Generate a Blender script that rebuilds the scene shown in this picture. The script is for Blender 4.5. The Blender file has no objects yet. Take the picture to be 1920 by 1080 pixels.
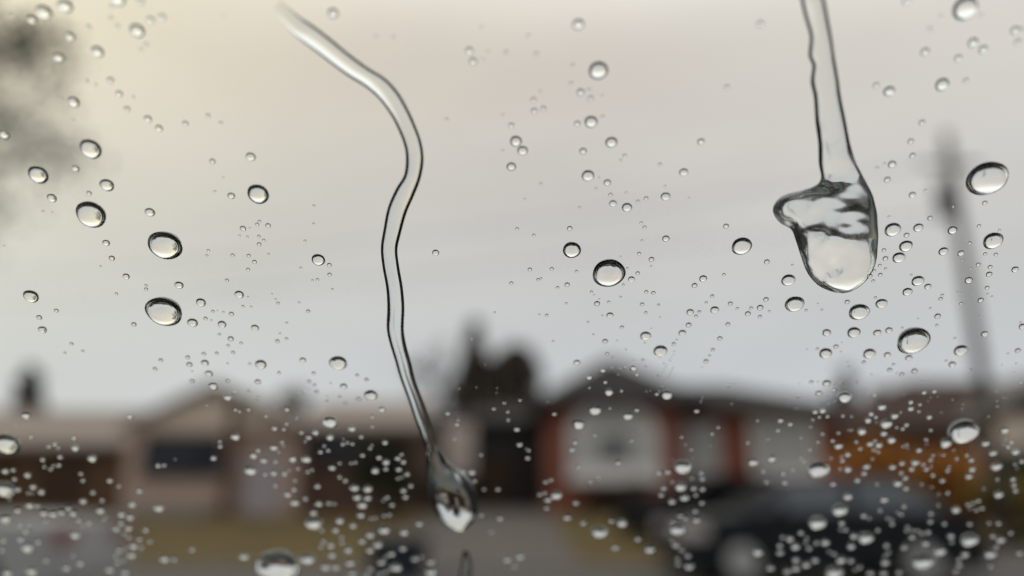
import bpy, bmesh, math, random
from mathutils import Vector, Matrix, noise
R = math.radians
scene = bpy.context.scene
col = scene.collection

# ------------------------------------------------------------------ camera
PITCH = R(14.4)
EYE = Vector((0, 0, 1.25))
FOCUS = 0.1035                       # metres to the wet glass
cam_d = bpy.data.cameras.new('camera')
cam_d.sensor_width = 36.0
cam_d.lens = 27.71
cam_d.clip_start = 0.005
cam_d.clip_end = 2000
cam_d.dof.use_dof = True
cam_d.dof.focus_distance = FOCUS
cam_d.dof.aperture_fstop = 6.8
cam = bpy.data.objects.new('camera', cam_d)
cam.location = EYE
cam.rotation_euler = (R(90) + PITCH, 0, 0)
col.objects.link(cam)
scene.camera = cam

# ------------------------------------------------------------------ overcast sky
SUN_EL, SUN_AZ = R(37), R(-52)       # azimuth from +Y towards +X
SUN = Vector((math.sin(SUN_AZ) * math.cos(SUN_EL), math.cos(SUN_AZ) * math.cos(SUN_EL), math.sin(SUN_EL)))
world = bpy.data.worlds.new('World')
scene.world = world
world.use_nodes = True
nt = world.node_tree
nt.nodes.clear()
N = nt.nodes.new
def lk(a, b): nt.links.new(a, b)
out = N('ShaderNodeOutputWorld'); bg = N('ShaderNodeBackground'); bg2 = N('ShaderNodeBackground'); mixs = N('ShaderNodeMixShader')
sky = N('ShaderNodeTexSky'); sky.sky_type = 'NISHITA'; sky.sun_disc = False
sky.sun_elevation = SUN_EL; sky.sun_rotation = SUN_AZ; sky.dust_density = 4.0
lk(sky.outputs[0], bg.inputs[0]); bg.inputs[1].default_value = 0.06
tc = N('ShaderNodeTexCoord'); sep = N('ShaderNodeSeparateXYZ'); lk(tc.outputs['Generated'], sep.inputs[0])
ramp = N('ShaderNodeValToRGB'); lk(sep.outputs['Z'], ramp.inputs[0])
e = ramp.color_ramp.elements
e[0].position = 0.0; e[0].color = (0.60, 0.625, 0.645, 1)
e[1].position = 1.0; e[1].color = (2.0, 1.97, 1.9, 1)
ramp.color_ramp.interpolation = 'CARDINAL'
for p_, c_ in ((0.10, (0.56, 0.582, 0.605, 1)), (0.24, (0.555, 0.552, 0.55, 1)), (0.42, (0.585, 0.545, 0.512, 1)), (0.54, (0.665, 0.612, 0.56, 1)), (0.62, (0.98, 0.93, 0.87, 1)), (0.73, (1.6, 1.55, 1.48, 1))):
    k_ = e.new(p_); k_.color = c_
dot = N('ShaderNodeVectorMath'); dot.operation = 'DOT_PRODUCT'; lk(tc.outputs['Generated'], dot.inputs[0]); dot.inputs[1].default_value = SUN
mx = N('ShaderNodeMath'); mx.operation = 'MAXIMUM'; lk(dot.outputs['Value'], mx.inputs[0]); mx.inputs[1].default_value = 0
pw = N('ShaderNodeMath'); pw.operation = 'POWER'; lk(mx.outputs[0], pw.inputs[0]); pw.inputs[1].default_value = 8.0
glow = N('ShaderNodeVectorMath'); glow.operation = 'SCALE'; glow.inputs[0].default_value = (0.26, 0.235, 0.06); lk(pw.outputs[0], glow.inputs['Scale'])
nz = N('ShaderNodeTexNoise'); nz.inputs['Scale'].default_value = 2.2; nz.inputs['Detail'].default_value = 4
mp = N('ShaderNodeMapping'); mp.inputs['Scale'].default_value = (1, 1, 3.0); lk(tc.outputs['Generated'], mp.inputs[0]); lk(mp.outputs[0], nz.inputs['Vector'])
nr = N('ShaderNodeMapRange'); nr.inputs['From Min'].default_value = 0.3; nr.inputs['From Max'].default_value = 0.7; nr.inputs['To Min'].default_value = 0.93; nr.inputs['To Max'].default_value = 1.07
lk(nz.outputs[0], nr.inputs[0])
cl = N('ShaderNodeVectorMath'); cl.operation = 'SCALE'; lk(ramp.outputs[0], cl.inputs[0]); lk(nr.outputs[0], cl.inputs['Scale'])
ad = N('ShaderNodeVectorMath'); ad.operation = 'ADD'; lk(cl.outputs[0], ad.inputs[0]); lk(glow.outputs[0], ad.inputs[1])
thin = Vector((math.sin(R(40)) * math.cos(R(38)), math.cos(R(40)) * math.cos(R(38)), math.sin(R(38))))   # thinner cloud
dot2 = N('ShaderNodeVectorMath'); dot2.operation = 'DOT_PRODUCT'; lk(tc.outputs['Generated'], dot2.inputs[0]); dot2.inputs[1].default_value = thin
mx2 = N('ShaderNodeMath'); mx2.operation = 'MAXIMUM'; lk(dot2.outputs['Value'], mx2.inputs[0]); mx2.inputs[1].default_value = 0
pw2 = N('ShaderNodeMath'); pw2.operation = 'POWER'; lk(mx2.outputs[0], pw2.inputs[0]); pw2.inputs[1].default_value = 14.0
gl2 = N('ShaderNodeVectorMath'); gl2.operation = 'SCALE'; gl2.inputs[0].default_value = (0.16, 0.17, 0.16); lk(pw2.outputs[0], gl2.inputs['Scale'])
ad2 = N('ShaderNodeVectorMath'); ad2.operation = 'ADD'; lk(ad.outputs[0], ad2.inputs[0]); lk(gl2.outputs[0], ad2.inputs[1])
lk(ad2.outputs[0], bg2.inputs[0]); bg2.inputs[1].default_value = 1.0
mixs.inputs[0].default_value = 0.94                    # thin blue leak through a full cloud cover
lk(bg.outputs[0], mixs.inputs[1]); lk(bg2.outputs[0], mixs.inputs[2]); lk(mixs.outputs[0], out.inputs[0])

sun_d = bpy.data.lights.new('sun', 'SUN')
sun_d.energy = 0.5; sun_d.angle = R(30); sun_d.color = (1.0, 0.95, 0.86)
sun = bpy.data.objects.new('sun', sun_d)
sun.rotation_euler = SUN.to_track_quat('Z', 'Y').to_euler()
sun.location = (0, 0, 30)
sun_d.cycles.use_multiple_importance_sampling = False   # veiled by cloud: it lights but shows no disc
col.objects.link(sun)

scene.view_settings.view_transform = 'Standard'
scene.view_settings.look = 'None'
scene.view_settings.exposure = 0.1
scene.view_settings.gamma = 1.0
scene.view_settings.use_curve_mapping = False
cy = scene.cycles
cy.max_bounces = 16; cy.transmission_bounces = 16; cy.glossy_bounces = 6; cy.diffuse_bounces = 3; cy.transparent_max_bounces = 16
cy.caustics_reflective = True; cy.caustics_refractive = True; cy.blur_glossy = 0.0
cy.use_denoising = True; cy.sample_clamp_indirect = 6.0

# ------------------------------------------------------------------ materials
def mat(name, color, rough=0.7, var=0.12, scale=6.0, metal=0.0, spec=0.4, bump=0.0, bscale=40.0, stretch=(1, 1, 1), color2=None):
    m = bpy.data.materials.new(name); m.use_nodes = True
    t = m.node_tree; b = t.nodes['Principled BSDF']
    b.inputs['Roughness'].default_value = rough; b.inputs['Metallic'].default_value = metal
    b.inputs['Specular IOR Level'].default_value = spec
    tc = t.nodes.new('ShaderNodeTexCoord'); mp = t.nodes.new('ShaderNodeMapping'); mp.inputs['Scale'].default_value = stretch
    t.links.new(tc.outputs['Object'], mp.inputs[0])
    n = t.nodes.new('ShaderNodeTexNoise'); n.inputs['Scale'].default_value = scale; n.inputs['Detail'].default_value = 5
    t.links.new(mp.outputs[0], n.inputs['Vector'])
    r = t.nodes.new('ShaderNodeValToRGB'); t.links.new(n.outputs[0], r.inputs[0])
    c2 = color2 or tuple(min(1, c * (1 + var)) for c in color)
    r.color_ramp.elements[0].position = 0.3; r.color_ramp.elements[1].position = 0.7
    r.color_ramp.elements[0].color = (*[c * (1 - var) for c in color], 1); r.color_ramp.elements[1].color = (*c2, 1)
    t.links.new(r.outputs[0], b.inputs['Base Color'])
    if bump:
        n2 = t.nodes.new('ShaderNodeTexNoise'); n2.inputs['Scale'].default_value = bscale; t.links.new(mp.outputs[0], n2.inputs['Vector'])
        bp = t.nodes.new('ShaderNodeBump'); bp.inputs['Strength'].default_value = bump; bp.inputs['Distance'].default_value = 0.02
        t.links.new(n2.outputs[0], bp.inputs['Height']); t.links.new(bp.outputs[0], b.inputs['Normal'])
    return m

def brick_mat(name, c1, c2, mortar):
    m = bpy.data.materials.new(name); m.use_nodes = True
    t = m.node_tree; b = t.nodes['Principled BSDF']; b.inputs['Roughness'].default_value = 0.85
    tc = t.nodes.new('ShaderNodeTexCoord'); sp = t.nodes.new('ShaderNodeSeparateXYZ'); cb = t.nodes.new('ShaderNodeCombineXYZ'); ad = t.nodes.new('ShaderNodeMath')
    t.links.new(tc.outputs['Object'], sp.inputs[0]); t.links.new(sp.outputs[0], ad.inputs[0]); t.links.new(sp.outputs[1], ad.inputs[1])
    t.links.new(ad.outputs[0], cb.inputs[0]); t.links.new(sp.outputs[2], cb.inputs[1])
    k = t.nodes.new('ShaderNodeTexBrick'); k.inputs['Scale'].default_value = 1.0
    k.inputs['Brick Width'].default_value = 0.22; k.inputs['Row Height'].default_value = 0.075; k.inputs['Mortar Size'].default_value = 0.008
    k.inputs['Color1'].default_value = (*c1, 1); k.inputs['Color2'].default_value = (*c2, 1); k.inputs['Mortar'].default_value = (*mortar, 1)
    t.links.new(cb.outputs[0], k.inputs['Vector']); t.links.new(k.outputs[0], b.inputs['Base Color'])
    return m

M = {}
M['red_brick'] = brick_mat('red_brick', (0.27, 0.060, 0.028), (0.20, 0.045, 0.023), (0.18, 0.12, 0.095))
M['tan_brick'] = brick_mat('tan_brick', (0.50, 0.355, 0.285), (0.44, 0.31, 0.245), (0.48, 0.41, 0.37))
M['brown_brick'] = brick_mat('brown_brick', (0.12, 0.058, 0.036), (0.085, 0.042, 0.028), (0.11, 0.08, 0.065))
M['beige_siding'] = mat('beige_siding', (0.72, 0.61, 0.51), 0.7, 0.06, 4, stretch=(1, 1, 12))
M['white_paint'] = mat('white_paint', (0.72, 0.70, 0.68), 0.5, 0.04)
M['pale_stucco'] = mat('pale_stucco', (0.60, 0.52, 0.48), 0.8, 0.06)
M['brown_wood'] = mat('brown_wood', (0.055, 0.028, 0.012), 0.75, 0.3, 5, stretch=(6, 6, 0.6))
M['fence_wood'] = mat('fence_wood', (0.12, 0.065, 0.032), 0.8, 0.3, 5, stretch=(6, 6, 0.6))
M['dark_siding'] = mat('dark_siding', (0.026, 0.024, 0.022), 0.75, 0.15, 4, stretch=(1, 1, 12))
M['roof_brown'] = mat('roof_brown', (0.020, 0.0165, 0.015), 0.9, 0.3, 9, bump=0.3)
M['roof_taupe'] = mat('roof_taupe', (0.27, 0.225, 0.195), 0.9, 0.18, 9, bump=0.3)
M['roof_red'] = mat('roof_red', (0.045, 0.022, 0.016), 0.9, 0.25, 9, bump=0.3)
M['roof_grey'] = mat('roof_grey', (0.13, 0.12, 0.115), 0.9, 0.2, 9, bump=0.3)
M['glass_dark'] = mat('glass_dark', (0.018, 0.024, 0.032), 0.12, 0.1, spec=0.3)
M['curtain'] = mat('curtain', (0.42, 0.43, 0.42), 0.85, 0.12, 3, stretch=(8, 8, 0.4))
M['teal_blind'] = mat('teal_blind', (0.030, 0.048, 0.045), 0.6, 0.1)
M['lilac_door'] = mat('lilac_door', (0.42, 0.38, 0.40), 0.5, 0.06)
M['lawn'] = mat('lawn', (0.085, 0.055, 0.010), 0.95, 0.2, 1.2, color2=(0.11, 0.075, 0.016), bump=0.6, bscale=60)
M['earth'] = mat('earth', (0.095, 0.07, 0.03), 0.95, 0.2, 0.6)
M['asphalt'] = mat('asphalt', (0.06, 0.058, 0.057), 0.55, 0.2, 8, bump=0.3, bscale=200)
M['drive'] = mat('drive', (0.080, 0.066, 0.058), 0.7, 0.15, 2.0, bump=0.2, bscale=80)
M['concrete'] = mat('concrete', (0.28, 0.26, 0.24), 0.8, 0.12, 5)
M['bark'] = mat('bark', (0.05, 0.038, 0.028), 0.9, 0.3, 12, bump=0.5)
M['pole_wood'] = mat('pole_wood', (0.085, 0.075, 0.066), 0.85, 0.25, 6, stretch=(5, 5, 0.5))
M['steel'] = mat('steel', (0.12, 0.125, 0.13), 0.45, 0.1, metal=0.3)
M['wire'] = mat('wire', (0.03, 0.03, 0.03), 0.6)
M['leaf_dark'] = mat('leaf_dark', (0.030, 0.034, 0.014), 0.8, 0.4, 2)
M['leaf_conifer'] = mat('leaf_conifer', (0.042, 0.036, 0.025), 0.85, 0.4, 2)
M['leaf_umber'] = mat('leaf_umber', (0.105, 0.086, 0.068), 0.85, 0.35, 2)
M['leaf_grey'] = mat('leaf_grey', (0.095, 0.082, 0.066), 0.85, 0.3, 2)
M['leaf_orange'] = mat('leaf_orange', (0.42, 0.16, 0.02), 0.7, 0.3, 3, color2=(0.50, 0.22, 0.035))
M['leaf_olive'] = mat('leaf_olive', (0.17, 0.13, 0.028), 0.8, 0.3, 3)
M['leaf_brown'] = mat('leaf_brown', (0.055, 0.034, 0.018), 0.85, 0.4, 3)
M['paint_navy'] = mat('paint_navy', (0.006, 0.008, 0.011), 0.36, 0.05, spec=0.25)
M['paint_black'] = mat('paint_black', (0.003, 0.0035, 0.004), 0.7, 0.05, spec=0.05)
M['paint_silver'] = mat('paint_silver', (0.36, 0.36, 0.355), 0.35, 0.05, metal=0.2)
M['paint_red'] = mat('paint_red', (0.20, 0.012, 0.022), 0.35, 0.05)
M['paint_teal'] = mat('paint_teal', (0.008, 0.034, 0.028), 0.35, 0.05, spec=0.4)
M['car_glass'] = mat('car_glass', (0.085, 0.10, 0.115), 0.15, 0.05, spec=0.35)  # grey-blue sky reflection of the windows put into the base colour
M['glass_smoke'] = mat('glass_smoke', (0.008, 0.009, 0.010), 0.5, 0.05, spec=0.03)
M['rubber'] = mat('rubber', (0.012, 0.012, 0.012), 0.8)
M['alloy'] = mat('alloy', (0.42, 0.42, 0.42), 0.4, 0.05, metal=0.4)
M['lamp_clear'] = mat('lamp_clear', (0.46, 0.42, 0.40), 0.3, 0.03)
M['lamp_red'] = mat('lamp_red', (0.26, 0.12, 0.12), 0.2, 0.03)
M['plastic_navy'] = mat('plastic_navy', (0.012, 0.016, 0.026), 0.5)
M['plastic_grey'] = mat('plastic_grey', (0.12, 0.12, 0.125), 0.5)
M['cabin_trim'] = mat('cabin_trim', (0.012, 0.0125, 0.013), 0.85, spec=0.1)

def water_mat():
    m = bpy.data.materials.new('rain_water'); m.use_nodes = True
    t = m.node_tree; t.nodes.clear()
    o = t.nodes.new('ShaderNodeOutputMaterial'); g = t.nodes.new('ShaderNodeBsdfGlass')
    g.inputs['IOR'].default_value = 1.333; g.inputs['Roughness'].default_value = 0.0; g.inputs['Color'].default_value = (0.985, 0.995, 0.99, 1)
    a = t.nodes.new('ShaderNodeAttribute'); a.attribute_name = 'froth'      # churned water in the running heads
    t.links.new(a.outputs['Fac'], g.inputs['Roughness'])
    t.links.new(g.outputs[0], o.inputs[0]); return m
M['water'] = water_mat()
def pane_mat():
    m = bpy.data.materials.new('windscreen_glass'); m.use_nodes = True
    t = m.node_tree; t.nodes.clear()
    o = t.nodes.new('ShaderNodeOutputMaterial'); g = t.nodes.new('ShaderNodeBsdfTransparent')
    g.inputs['Color'].default_value = (0.985, 0.99, 0.985, 1)
    t.links.new(g.outputs[0], o.inputs[0]); return m
M['pane'] = pane_mat()

# ------------------------------------------------------------------ mesh helpers
class MB:
    def __init__(s): s.v = []; s.f = []
    def add(s, v, f):
        k = len(s.v); s.v += [tuple(p) for p in v]; s.f += [tuple(i + k for i in q) for q in f]; return s
    def box(s, x0, x1, y0, y1, z0, z1):
        return s.add([(x0, y0, z0), (x1, y0, z0), (x1, y1, z0), (x0, y1, z0), (x0, y0, z1), (x1, y0, z1), (x1, y1, z1), (x0, y1, z1)],
                     [(3, 2, 1, 0), (4, 5, 6, 7), (0, 1, 5, 4), (1, 2, 6, 5), (2, 3, 7, 6), (3, 0, 4, 7)])
    def prism(s, pts, axis, a, b):
        """pts: outline in the plane across AXIS ('x': (y,z); 'y': (x,z); 'z': (x,y)), from a to b"""
        mk = {'x': lambda p, t: (t, p[0], p[1]), 'y': lambda p, t: (p[0], t, p[1]), 'z': lambda p, t: (p[0], p[1], t)}[axis]
        n = len(pts)
        return s.add([mk(p, a) for p in pts] + [mk(p, b) for p in pts],
                     [tuple(range(n - 1, -1, -1)), tuple(range(n, 2 * n))] + [(i, (i + 1) % n, n + (i + 1) % n, n + i) for i in range(n)])
    def tube(s, p, q, r0, r1, n=8):
        p, q = Vector(p), Vector(q); d = (q - p).normalized()
        u = d.orthogonal().normalized(); w = d.cross(u)
        ring = lambda c, r: [c + (u * math.cos(2 * math.pi * i / n) + w * math.sin(2 * math.pi * i / n)) * r for i in range(n)]
        return s.add(ring(p, r0) + ring(q, r1), [(i, (i + 1) % n, n + (i + 1) % n, n + i) for i in range(n)] + [tuple(range(n - 1, -1, -1)), tuple(range(n, 2 * n))])
    def build(s, name, m, parent=None, smooth=False, bevel=0.0):
        me = bpy.data.meshes.new(name); me.from_pydata(s.v, [], s.f); me.update()
        bm = bmesh.new(); bm.from_mesh(me)
        bmesh.ops.recalc_face_normals(bm, faces=bm.faces)
        if bevel:
            bmesh.ops.bevel(bm, geom=[e for e in bm.edges if e.is_manifold and e.calc_face_angle(0) > 0.3], offset=bevel, segments=2, affect='EDGES', clamp_overlap=True)
        bm.to_mesh(me); bm.free()
        if smooth:
            for p in me.polygons: p.use_smooth = True
        o = bpy.data.objects.new(name, me); me.materials.append(M[m] if isinstance(m, str) else m)
        col.objects.link(o)
        if parent: o.parent = parent
        return o

def tag(o, label=None, cat=None, group=None, kind=None):
    if label: o['label'] = label
    if cat: o['category'] = cat
    if group: o['group'] = group
    if kind: o['kind'] = kind
    return o
def empty(name, loc, rz=0.0):
    o = bpy.data.objects.new(name, None); o.location = loc; o.rotation_euler = (0, 0, rz); o.empty_display_size = 0.2
    col.objects.link(o); return o
def copy_tree(o, parent=None):
    c = o.copy(); col.objects.link(c)
    if parent: c.parent = parent
    for ch in o.children: copy_tree(ch, c)
    return c

# ------------------------------------------------------------------ ground and road
def lawn_z(y):
    t = max(0, min(1, (y - 15.0) / 9.0)); return 0.12 + 0.42 * t * t * (3 - 2 * t)
me = bpy.data.meshes.new('ground'); me.from_pydata([(-900, -900, -0.02), (900, -900, -0.02), (900, 1500, -0.02), (-900, 1500, -0.02)], [], [(0, 1, 2, 3)])
me.materials.append(M['earth']); g = bpy.data.objects.new('ground', me); col.objects.link(g); tag(g, kind='structure')
tag(MB().box(-60, 60, -6, 12.95, -0.012, 0.0).build('road', 'asphalt'), kind='structure')
tag(MB().box(-60, 60, 12.954, 13.10, -0.015, 0.12).build('kerb', 'concrete', bevel=0.02), kind='structure')
def sheet(name, x0, x1, y0, y1, m, dz=0.0, n=36):
    b = MB(); v = []; f = []
    for i in range(n + 1):
        y = y0 + (y1 - y0) * i / n
        v += [(x0, y, lawn_z(y) + dz), (x1, y, lawn_z(y) + dz)]
    f = [(2 * i, 2 * i + 1, 2 * i + 3, 2 * i + 2) for i in range(n)]
    o = b.add(v, f).build(name, m, smooth=True)
    return tag(o, kind='structure')
sheet('lawn', -60, 60, 13.104, 60, 'lawn')
sheet('driveway', -2.4, 1.15, 13.104, 33, 'drive', 0.008)
sheet('driveway', 7.4, 12.6, 13.104, 16.5, 'drive', 0.008)
sheet('driveway', -18.0, -13.2, 13.104, 28, 'drive', 0.008)

# ------------------------------------------------------------------ houses
def window(root, x0, x1, z0, z1, y, pane='glass_dark', fr='white_paint', mull=1, t=0.07, name='window'):
    """y: wall plane; the house front looks to -y"""
    b = MB()
    b.box(x0, x1, y - 0.06, y + 0.02, z1 - t, z1).box(x0, x1, y - 0.06, y + 0.02, z0, z0 + t)
    b.box(x0, x0 + t, y - 0.06, y + 0.02, z0 + t, z1 - t).box(x1 - t, x1, y - 0.06, y + 0.02, z0 + t, z1 - t)
    for i in range(mull):
        xm = x0 + (x1 - x0) * (i + 1) / (mull + 1); b.box(xm - t * .35, xm + t * .35, y - 0.055, y + 0.01, z0 + t, z1 - t)
    f = b.build(name, fr, root)
    n = mull + 1
    for i in range(n):
        xa = x0 + (x1 - x0) * i / n + t * .5; xb = x0 + (x1 - x0) * (i + 1) / n - t * .5
        MB().box(xa, xb, y - 0.03, y - 0.005, z0 + t * .5, z1 - t * .5).build('pane', pane if isinstance(pane, str) else pane[i], f)
    MB().box(x0 - .06, x1 + .06, y - 0.14, y - 0.062, z0 - .07, z0 - 0.002).build('sill', fr, f)
    return f
def gable_roof(root, x0, x1, y0, y1, ze, zr, m, over=0.35, along='x', th=0.16, name='roof'):
    if along == 'x':
        ym = (y0 + y1) / 2; k = (zr - ze) / ((y1 - y0) / 2); e = ze - over * k
        pts = [(y0 - over, e), (ym, zr), (y1 + over, e), (y1 + over, e + th), (ym, zr + th), (y0 - over, e + th)]
        return MB().prism(pts, 'x', x0 - over, x1 + over).build(name, m, root)
    xm = (x0 + x1) / 2; k = (zr - ze) / ((x1 - x0) / 2); e = ze - over * k
    pts = [(x0 - over, e), (xm, zr), (x1 + over, e), (x1 + over, e + th), (xm, zr + th), (x0 - over, e + th)]
    return MB().prism(pts, 'y', y0 - over, y1 + over).build(name, m, root)
def hip_roof(root, x0, x1, y0, y1, ze, zr, m, over=0.4, name='roof', hip=None):
    x0 -= over; x1 += over; y0 -= over; y1 += over; ym = (y0 + y1) / 2; h = hip if hip is not None else (y1 - y0) / 2
    v = [(x0, y0, ze), (x1, y0, ze), (x1, y1, ze), (x0, y1, ze), (x0 + h, ym, zr), (x1 - h, ym, zr), (x0, y0, ze - .16), (x1, y0, ze - .16), (x1, y1, ze - .16), (x0, y1, ze - .16)]
    f = [(0, 1, 5, 4), (1, 2, 5), (2, 3, 4, 5), (3, 0, 4), (6, 7, 1, 0), (7, 8, 2, 1), (8, 9, 3, 2), (9, 6, 0, 3), (9, 8, 7, 6)]
    return MB().add(v, f).build(name, m, root)
def gable_wall(root, x0, x1, y0, y1, z0, ze, zr, m, name='wall'):
    return MB().prism([(x0, z0), (x1, z0), (x1, ze), ((x0 + x1) / 2, zr), (x0, ze)], 'y', y0, y1).build(name, m, root)

# gabled tan-brick house with a lower wing
h = empty('house', (-9.0, 24, 0.1)); tag(h, 'tan brick bungalow with a beige gable over a wide navy window', 'house')
def gx(x): return x + 9.0
wl = MB().box(gx(-11.5), gx(-8.35), 0, 7, 0, 2.95).build('wall', 'tan_brick', h)
gable_wall(h, gx(-11.5), gx(-6.5), 0.006, 7.3, 2.956, 3.05, 4.12, 'beige_siding', 'gable')
MB().box(gx(-8.35) + .003, gx(-6.5), 0.35, 7, 0, 2.95).build('wall', 'tan_brick', h)
gable_roof(h, gx(-11.5), gx(-6.5), 0, 7.2, 3.02, 4.20, 'roof_taupe', 0.25, 'y')
window(h, gx(-11.0), gx(-8.62), 1.62, 2.76, -0.02, 'glass_dark', 'plastic_navy', 2)
MB().box(gx(-8.50), gx(-8.26), -0.14, 0.0, 0, 4.0).build('porch_post', 'brown_brick', h)
MB().box(gx(-11.1), gx(-8.7), -0.75, -0.05, 0.02, 0.78).build('planter_wall', 'concrete', h, bevel=0.03)
d = MB().box(gx(-8.02), gx(-6.95), 0.24, 0.33, 0.25, 2.3).build('door', 'lilac_door', h)
MB().box(gx(-7.10), gx(-7.03), 0.16, 0.238, 1.2, 1.3).build('handle', 'alloy', d)
MB().box(gx(-8.2), gx(-6.6), -0.75, 0.34, -0.1, 0.24).build('step', 'concrete', h)
MB().box(gx(-6.497), gx(-2.95), 1.1, 7.0, 0, 3.0).build('wall', 'brown_brick', h)
gable_roof(h, gx(-6.4), gx(-3.0), 0.9, 7.0, 3.05, 4.05, 'roof_taupe', 0.3, 'x', name='wing_roof')
window(h, gx(-6.15), gx(-4.85), 2.05, 2.98, 1.08, 'glass_dark', 'plastic_navy', 1)
window(h, gx(-4.55), gx(-3.45), 1.6, 2.7, 1.08, 'glass_dark', 'brown_wood', 1)

# brown timber garage house
h = empty('house', (-16.5, 28, 0.1)); tag(h, 'low brown timber house with a taupe roof and dark garage door', 'house')
MB().box(-5.5, 2.9, 0, 6, 0, 2.7).build('wall', 'fence_wood', h)
gable_roof(h, -5.5, 2.9, 0, 6, 2.75, 4.05, 'roof_taupe', 0.4, 'x')
door = MB().box(0.1, 2.75, -0.08, -0.004, 0.05, 2.35).build('garage_door', 'brown_wood', h)
for i in range(4):
    MB().box(0.16, 2.69, -0.11, -0.082, 0.1 + i * .56, 0.6 + i * .56).build('panel', 'brown_wood', door, bevel=0.01)
MB().box(-1.6, -0.6, -0.07, -0.004, 0.1, 2.2).build('door', 'brown_wood', h)
window(h, -4.4, -2.4, 1.1, 2.2, -0.01, 'glass_dark', 'brown_wood', 1)

# dark house set back at the end of the driveway
h = empty('house', (0, 33, 0.45)); tag(h, 'dark charcoal house set back between the two brick houses', 'house')
MB().box(-3.6, 3.0, 0, 7, 0, 3.55).build('wall', 'dark_siding', h)
hip_roof(h, -3.6, 3.0, 0, 7, 3.6, 4.6, 'roof_brown')
gdoor = MB().box(0.0, 2.5, -0.06, -0.004, 0.02, 2.3).build('garage_door', 'dark_siding', h)
for i in range(4): MB().box(0.06, 2.44, -0.085, -0.062, 0.06 + i * .56, 0.56 + i * .56).build('panel', 'dark_siding', gdoor, bevel=0.01)
MB().box(-2.75, -1.55, -0.5, -0.004, 1.35, 3.45).build('bay_panel', 'pale_stucco', h, bevel=0.03)
MB().box(-1.1, -0.2, -0.05, -0.004, 0.05, 2.1).build('door', 'brown_wood', h)

# red brick house with the arched window
h = empty('house', (6.1, 26, 0.5)); tag(h, 'red brick bungalow with brown hipped roof and a white arched window', 'house')
def rx(x): return x - 6.1
MB().box(rx(1.3), rx(11.0), 1.2, 8.5, 0, 3.40).build('wall', 'red_brick', h)
MB().box(rx(1.25), rx(5.45), 0, 1.197, 0, 3.42).build('bay_wall', 'red_brick', h)
hip_roof(h, rx(1.3), rx(11.0), 1.2, 8.5, 3.52, 4.72, 'roof_brown', 0.45, hip=3.0)
hip_roof(h, rx(1.2), rx(6.0), 0.05, 5.4, 3.58, 5.42, 'roof_brown', 0.5, name='bay_roof', hip=2.72)
# arched window: surround, panes, blind
w = 1.45; cx = rx(3.3); zb = 1.1; zs = 2.55
def arch(wd, z0, zsp, rise, n=14):
    return [(cx - wd, z0), (cx + wd, z0)] + [(cx + wd * math.cos(math.pi * i / n), zsp + rise * math.sin(math.pi * i / n)) for i in range(n + 1)]
fr = MB().prism(arch(w, zb, zs, 0.95), 'y', -0.10, -0.003).build('arched_window', 'white_paint', h)
for i, (a, b, mm) in enumerate([(-1.2, -0.42, 'curtain'), (-0.34, 0.34, 'teal_blind'), (0.42, 1.2, 'curtain')]):
    MB().box(cx + a, cx + b, -0.13, -0.102, zb + .55, zs - .1).build('pane', mm, fr)
MB().prism([(cx + 1.2 * math.cos(math.pi * i / 12), zs + 0.05 + 0.7 * math.sin(math.pi * i / 12)) for i in range(13)], 'y', -0.13, -0.102).build('pane', 'curtain', fr)
MB().box(cx - 1.55, cx + 1.55, -0.22, -0.104, zb - .08, zb).build('sill', 'white_paint', fr)
d = MB().box(rx(5.62), rx(7.0), 1.08, 1.19, 0.75, 3.0).build('door', 'curtain', h)
MB().box(rx(5.95), rx(6.67), 1.03, 1.078, 1.2, 2.8).build('pane', 'curtain', d)
MB().box(rx(6.75), rx(6.82), 1.0, 1.078, 1.75, 1.88).build('handle', 'alloy', d)
MB().box(rx(5.5), rx(7.15), 0.2, 1.19, 0, 0.74).build('step', 'concrete', h)
window(h, rx(8.1), rx(10.3), 1.25, 3.25, 1.19, ('curtain', 'curtain'), 'white_paint', 1, 0.16)
MB().box(rx(1.0), rx(11.3), 0.60, 0.70, 3.28, 3.38).build('gutter', 'brown_wood', h)

# red-roofed house behind the pole
h = empty('house', (17.5, 29, 0.5)); tag(h, 'beige house with dark red roof behind the utility pole', 'house')
MB().box(-5.4, 7, 0, 8, 0, 2.9).build('wall', 'brown_brick', h)
hip_roof(h, -5.4, 7, 0, 8, 2.95, 5.2, 'roof_red', 0.5, hip=5.0)
MB().box(-0.9, 6.5, -1.2, -0.004, 0, 3.3).build('front_wall', 'beige_siding', h)
gable_roof(h, -0.9, 6.5, -1.25, 3.5, 3.32, 5.0, 'roof_grey', 0.4, 'y', name='porch_roof')
window(h, 0.3, 2.4, 1.7, 3.0, -1.22, 'curtain', 'white_paint', 1)
window(h, -4.2, -2.2, 1.0, 2.2, -0.02, 'glass_dark', 'brown_wood', 1)
MB().box(3.2, 4.2, -1.28, -1.204, 0.1, 2.2).build('door', 'brown_wood', h)

# timber fence between garage house and gabled house
f = empty('fence', (-13.2, 25.5, 0.35)); tag(f, 'brown board fence beside the tan brick house', 'fence')
for i in range(8):
    MB().box(-0.1 + i * .19, 0.075 + i * .19, -0.015, 0.015, 0, 1.7 + 0.02 * (i % 3)).build('board', 'fence_wood', f)
for i in (0, 1): MB().box(-0.15, 1.45, 0.018, 0.06, 0.4 + i * .9, 0.5 + i * .9).build('rail', 'fence_wood', f)

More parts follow.
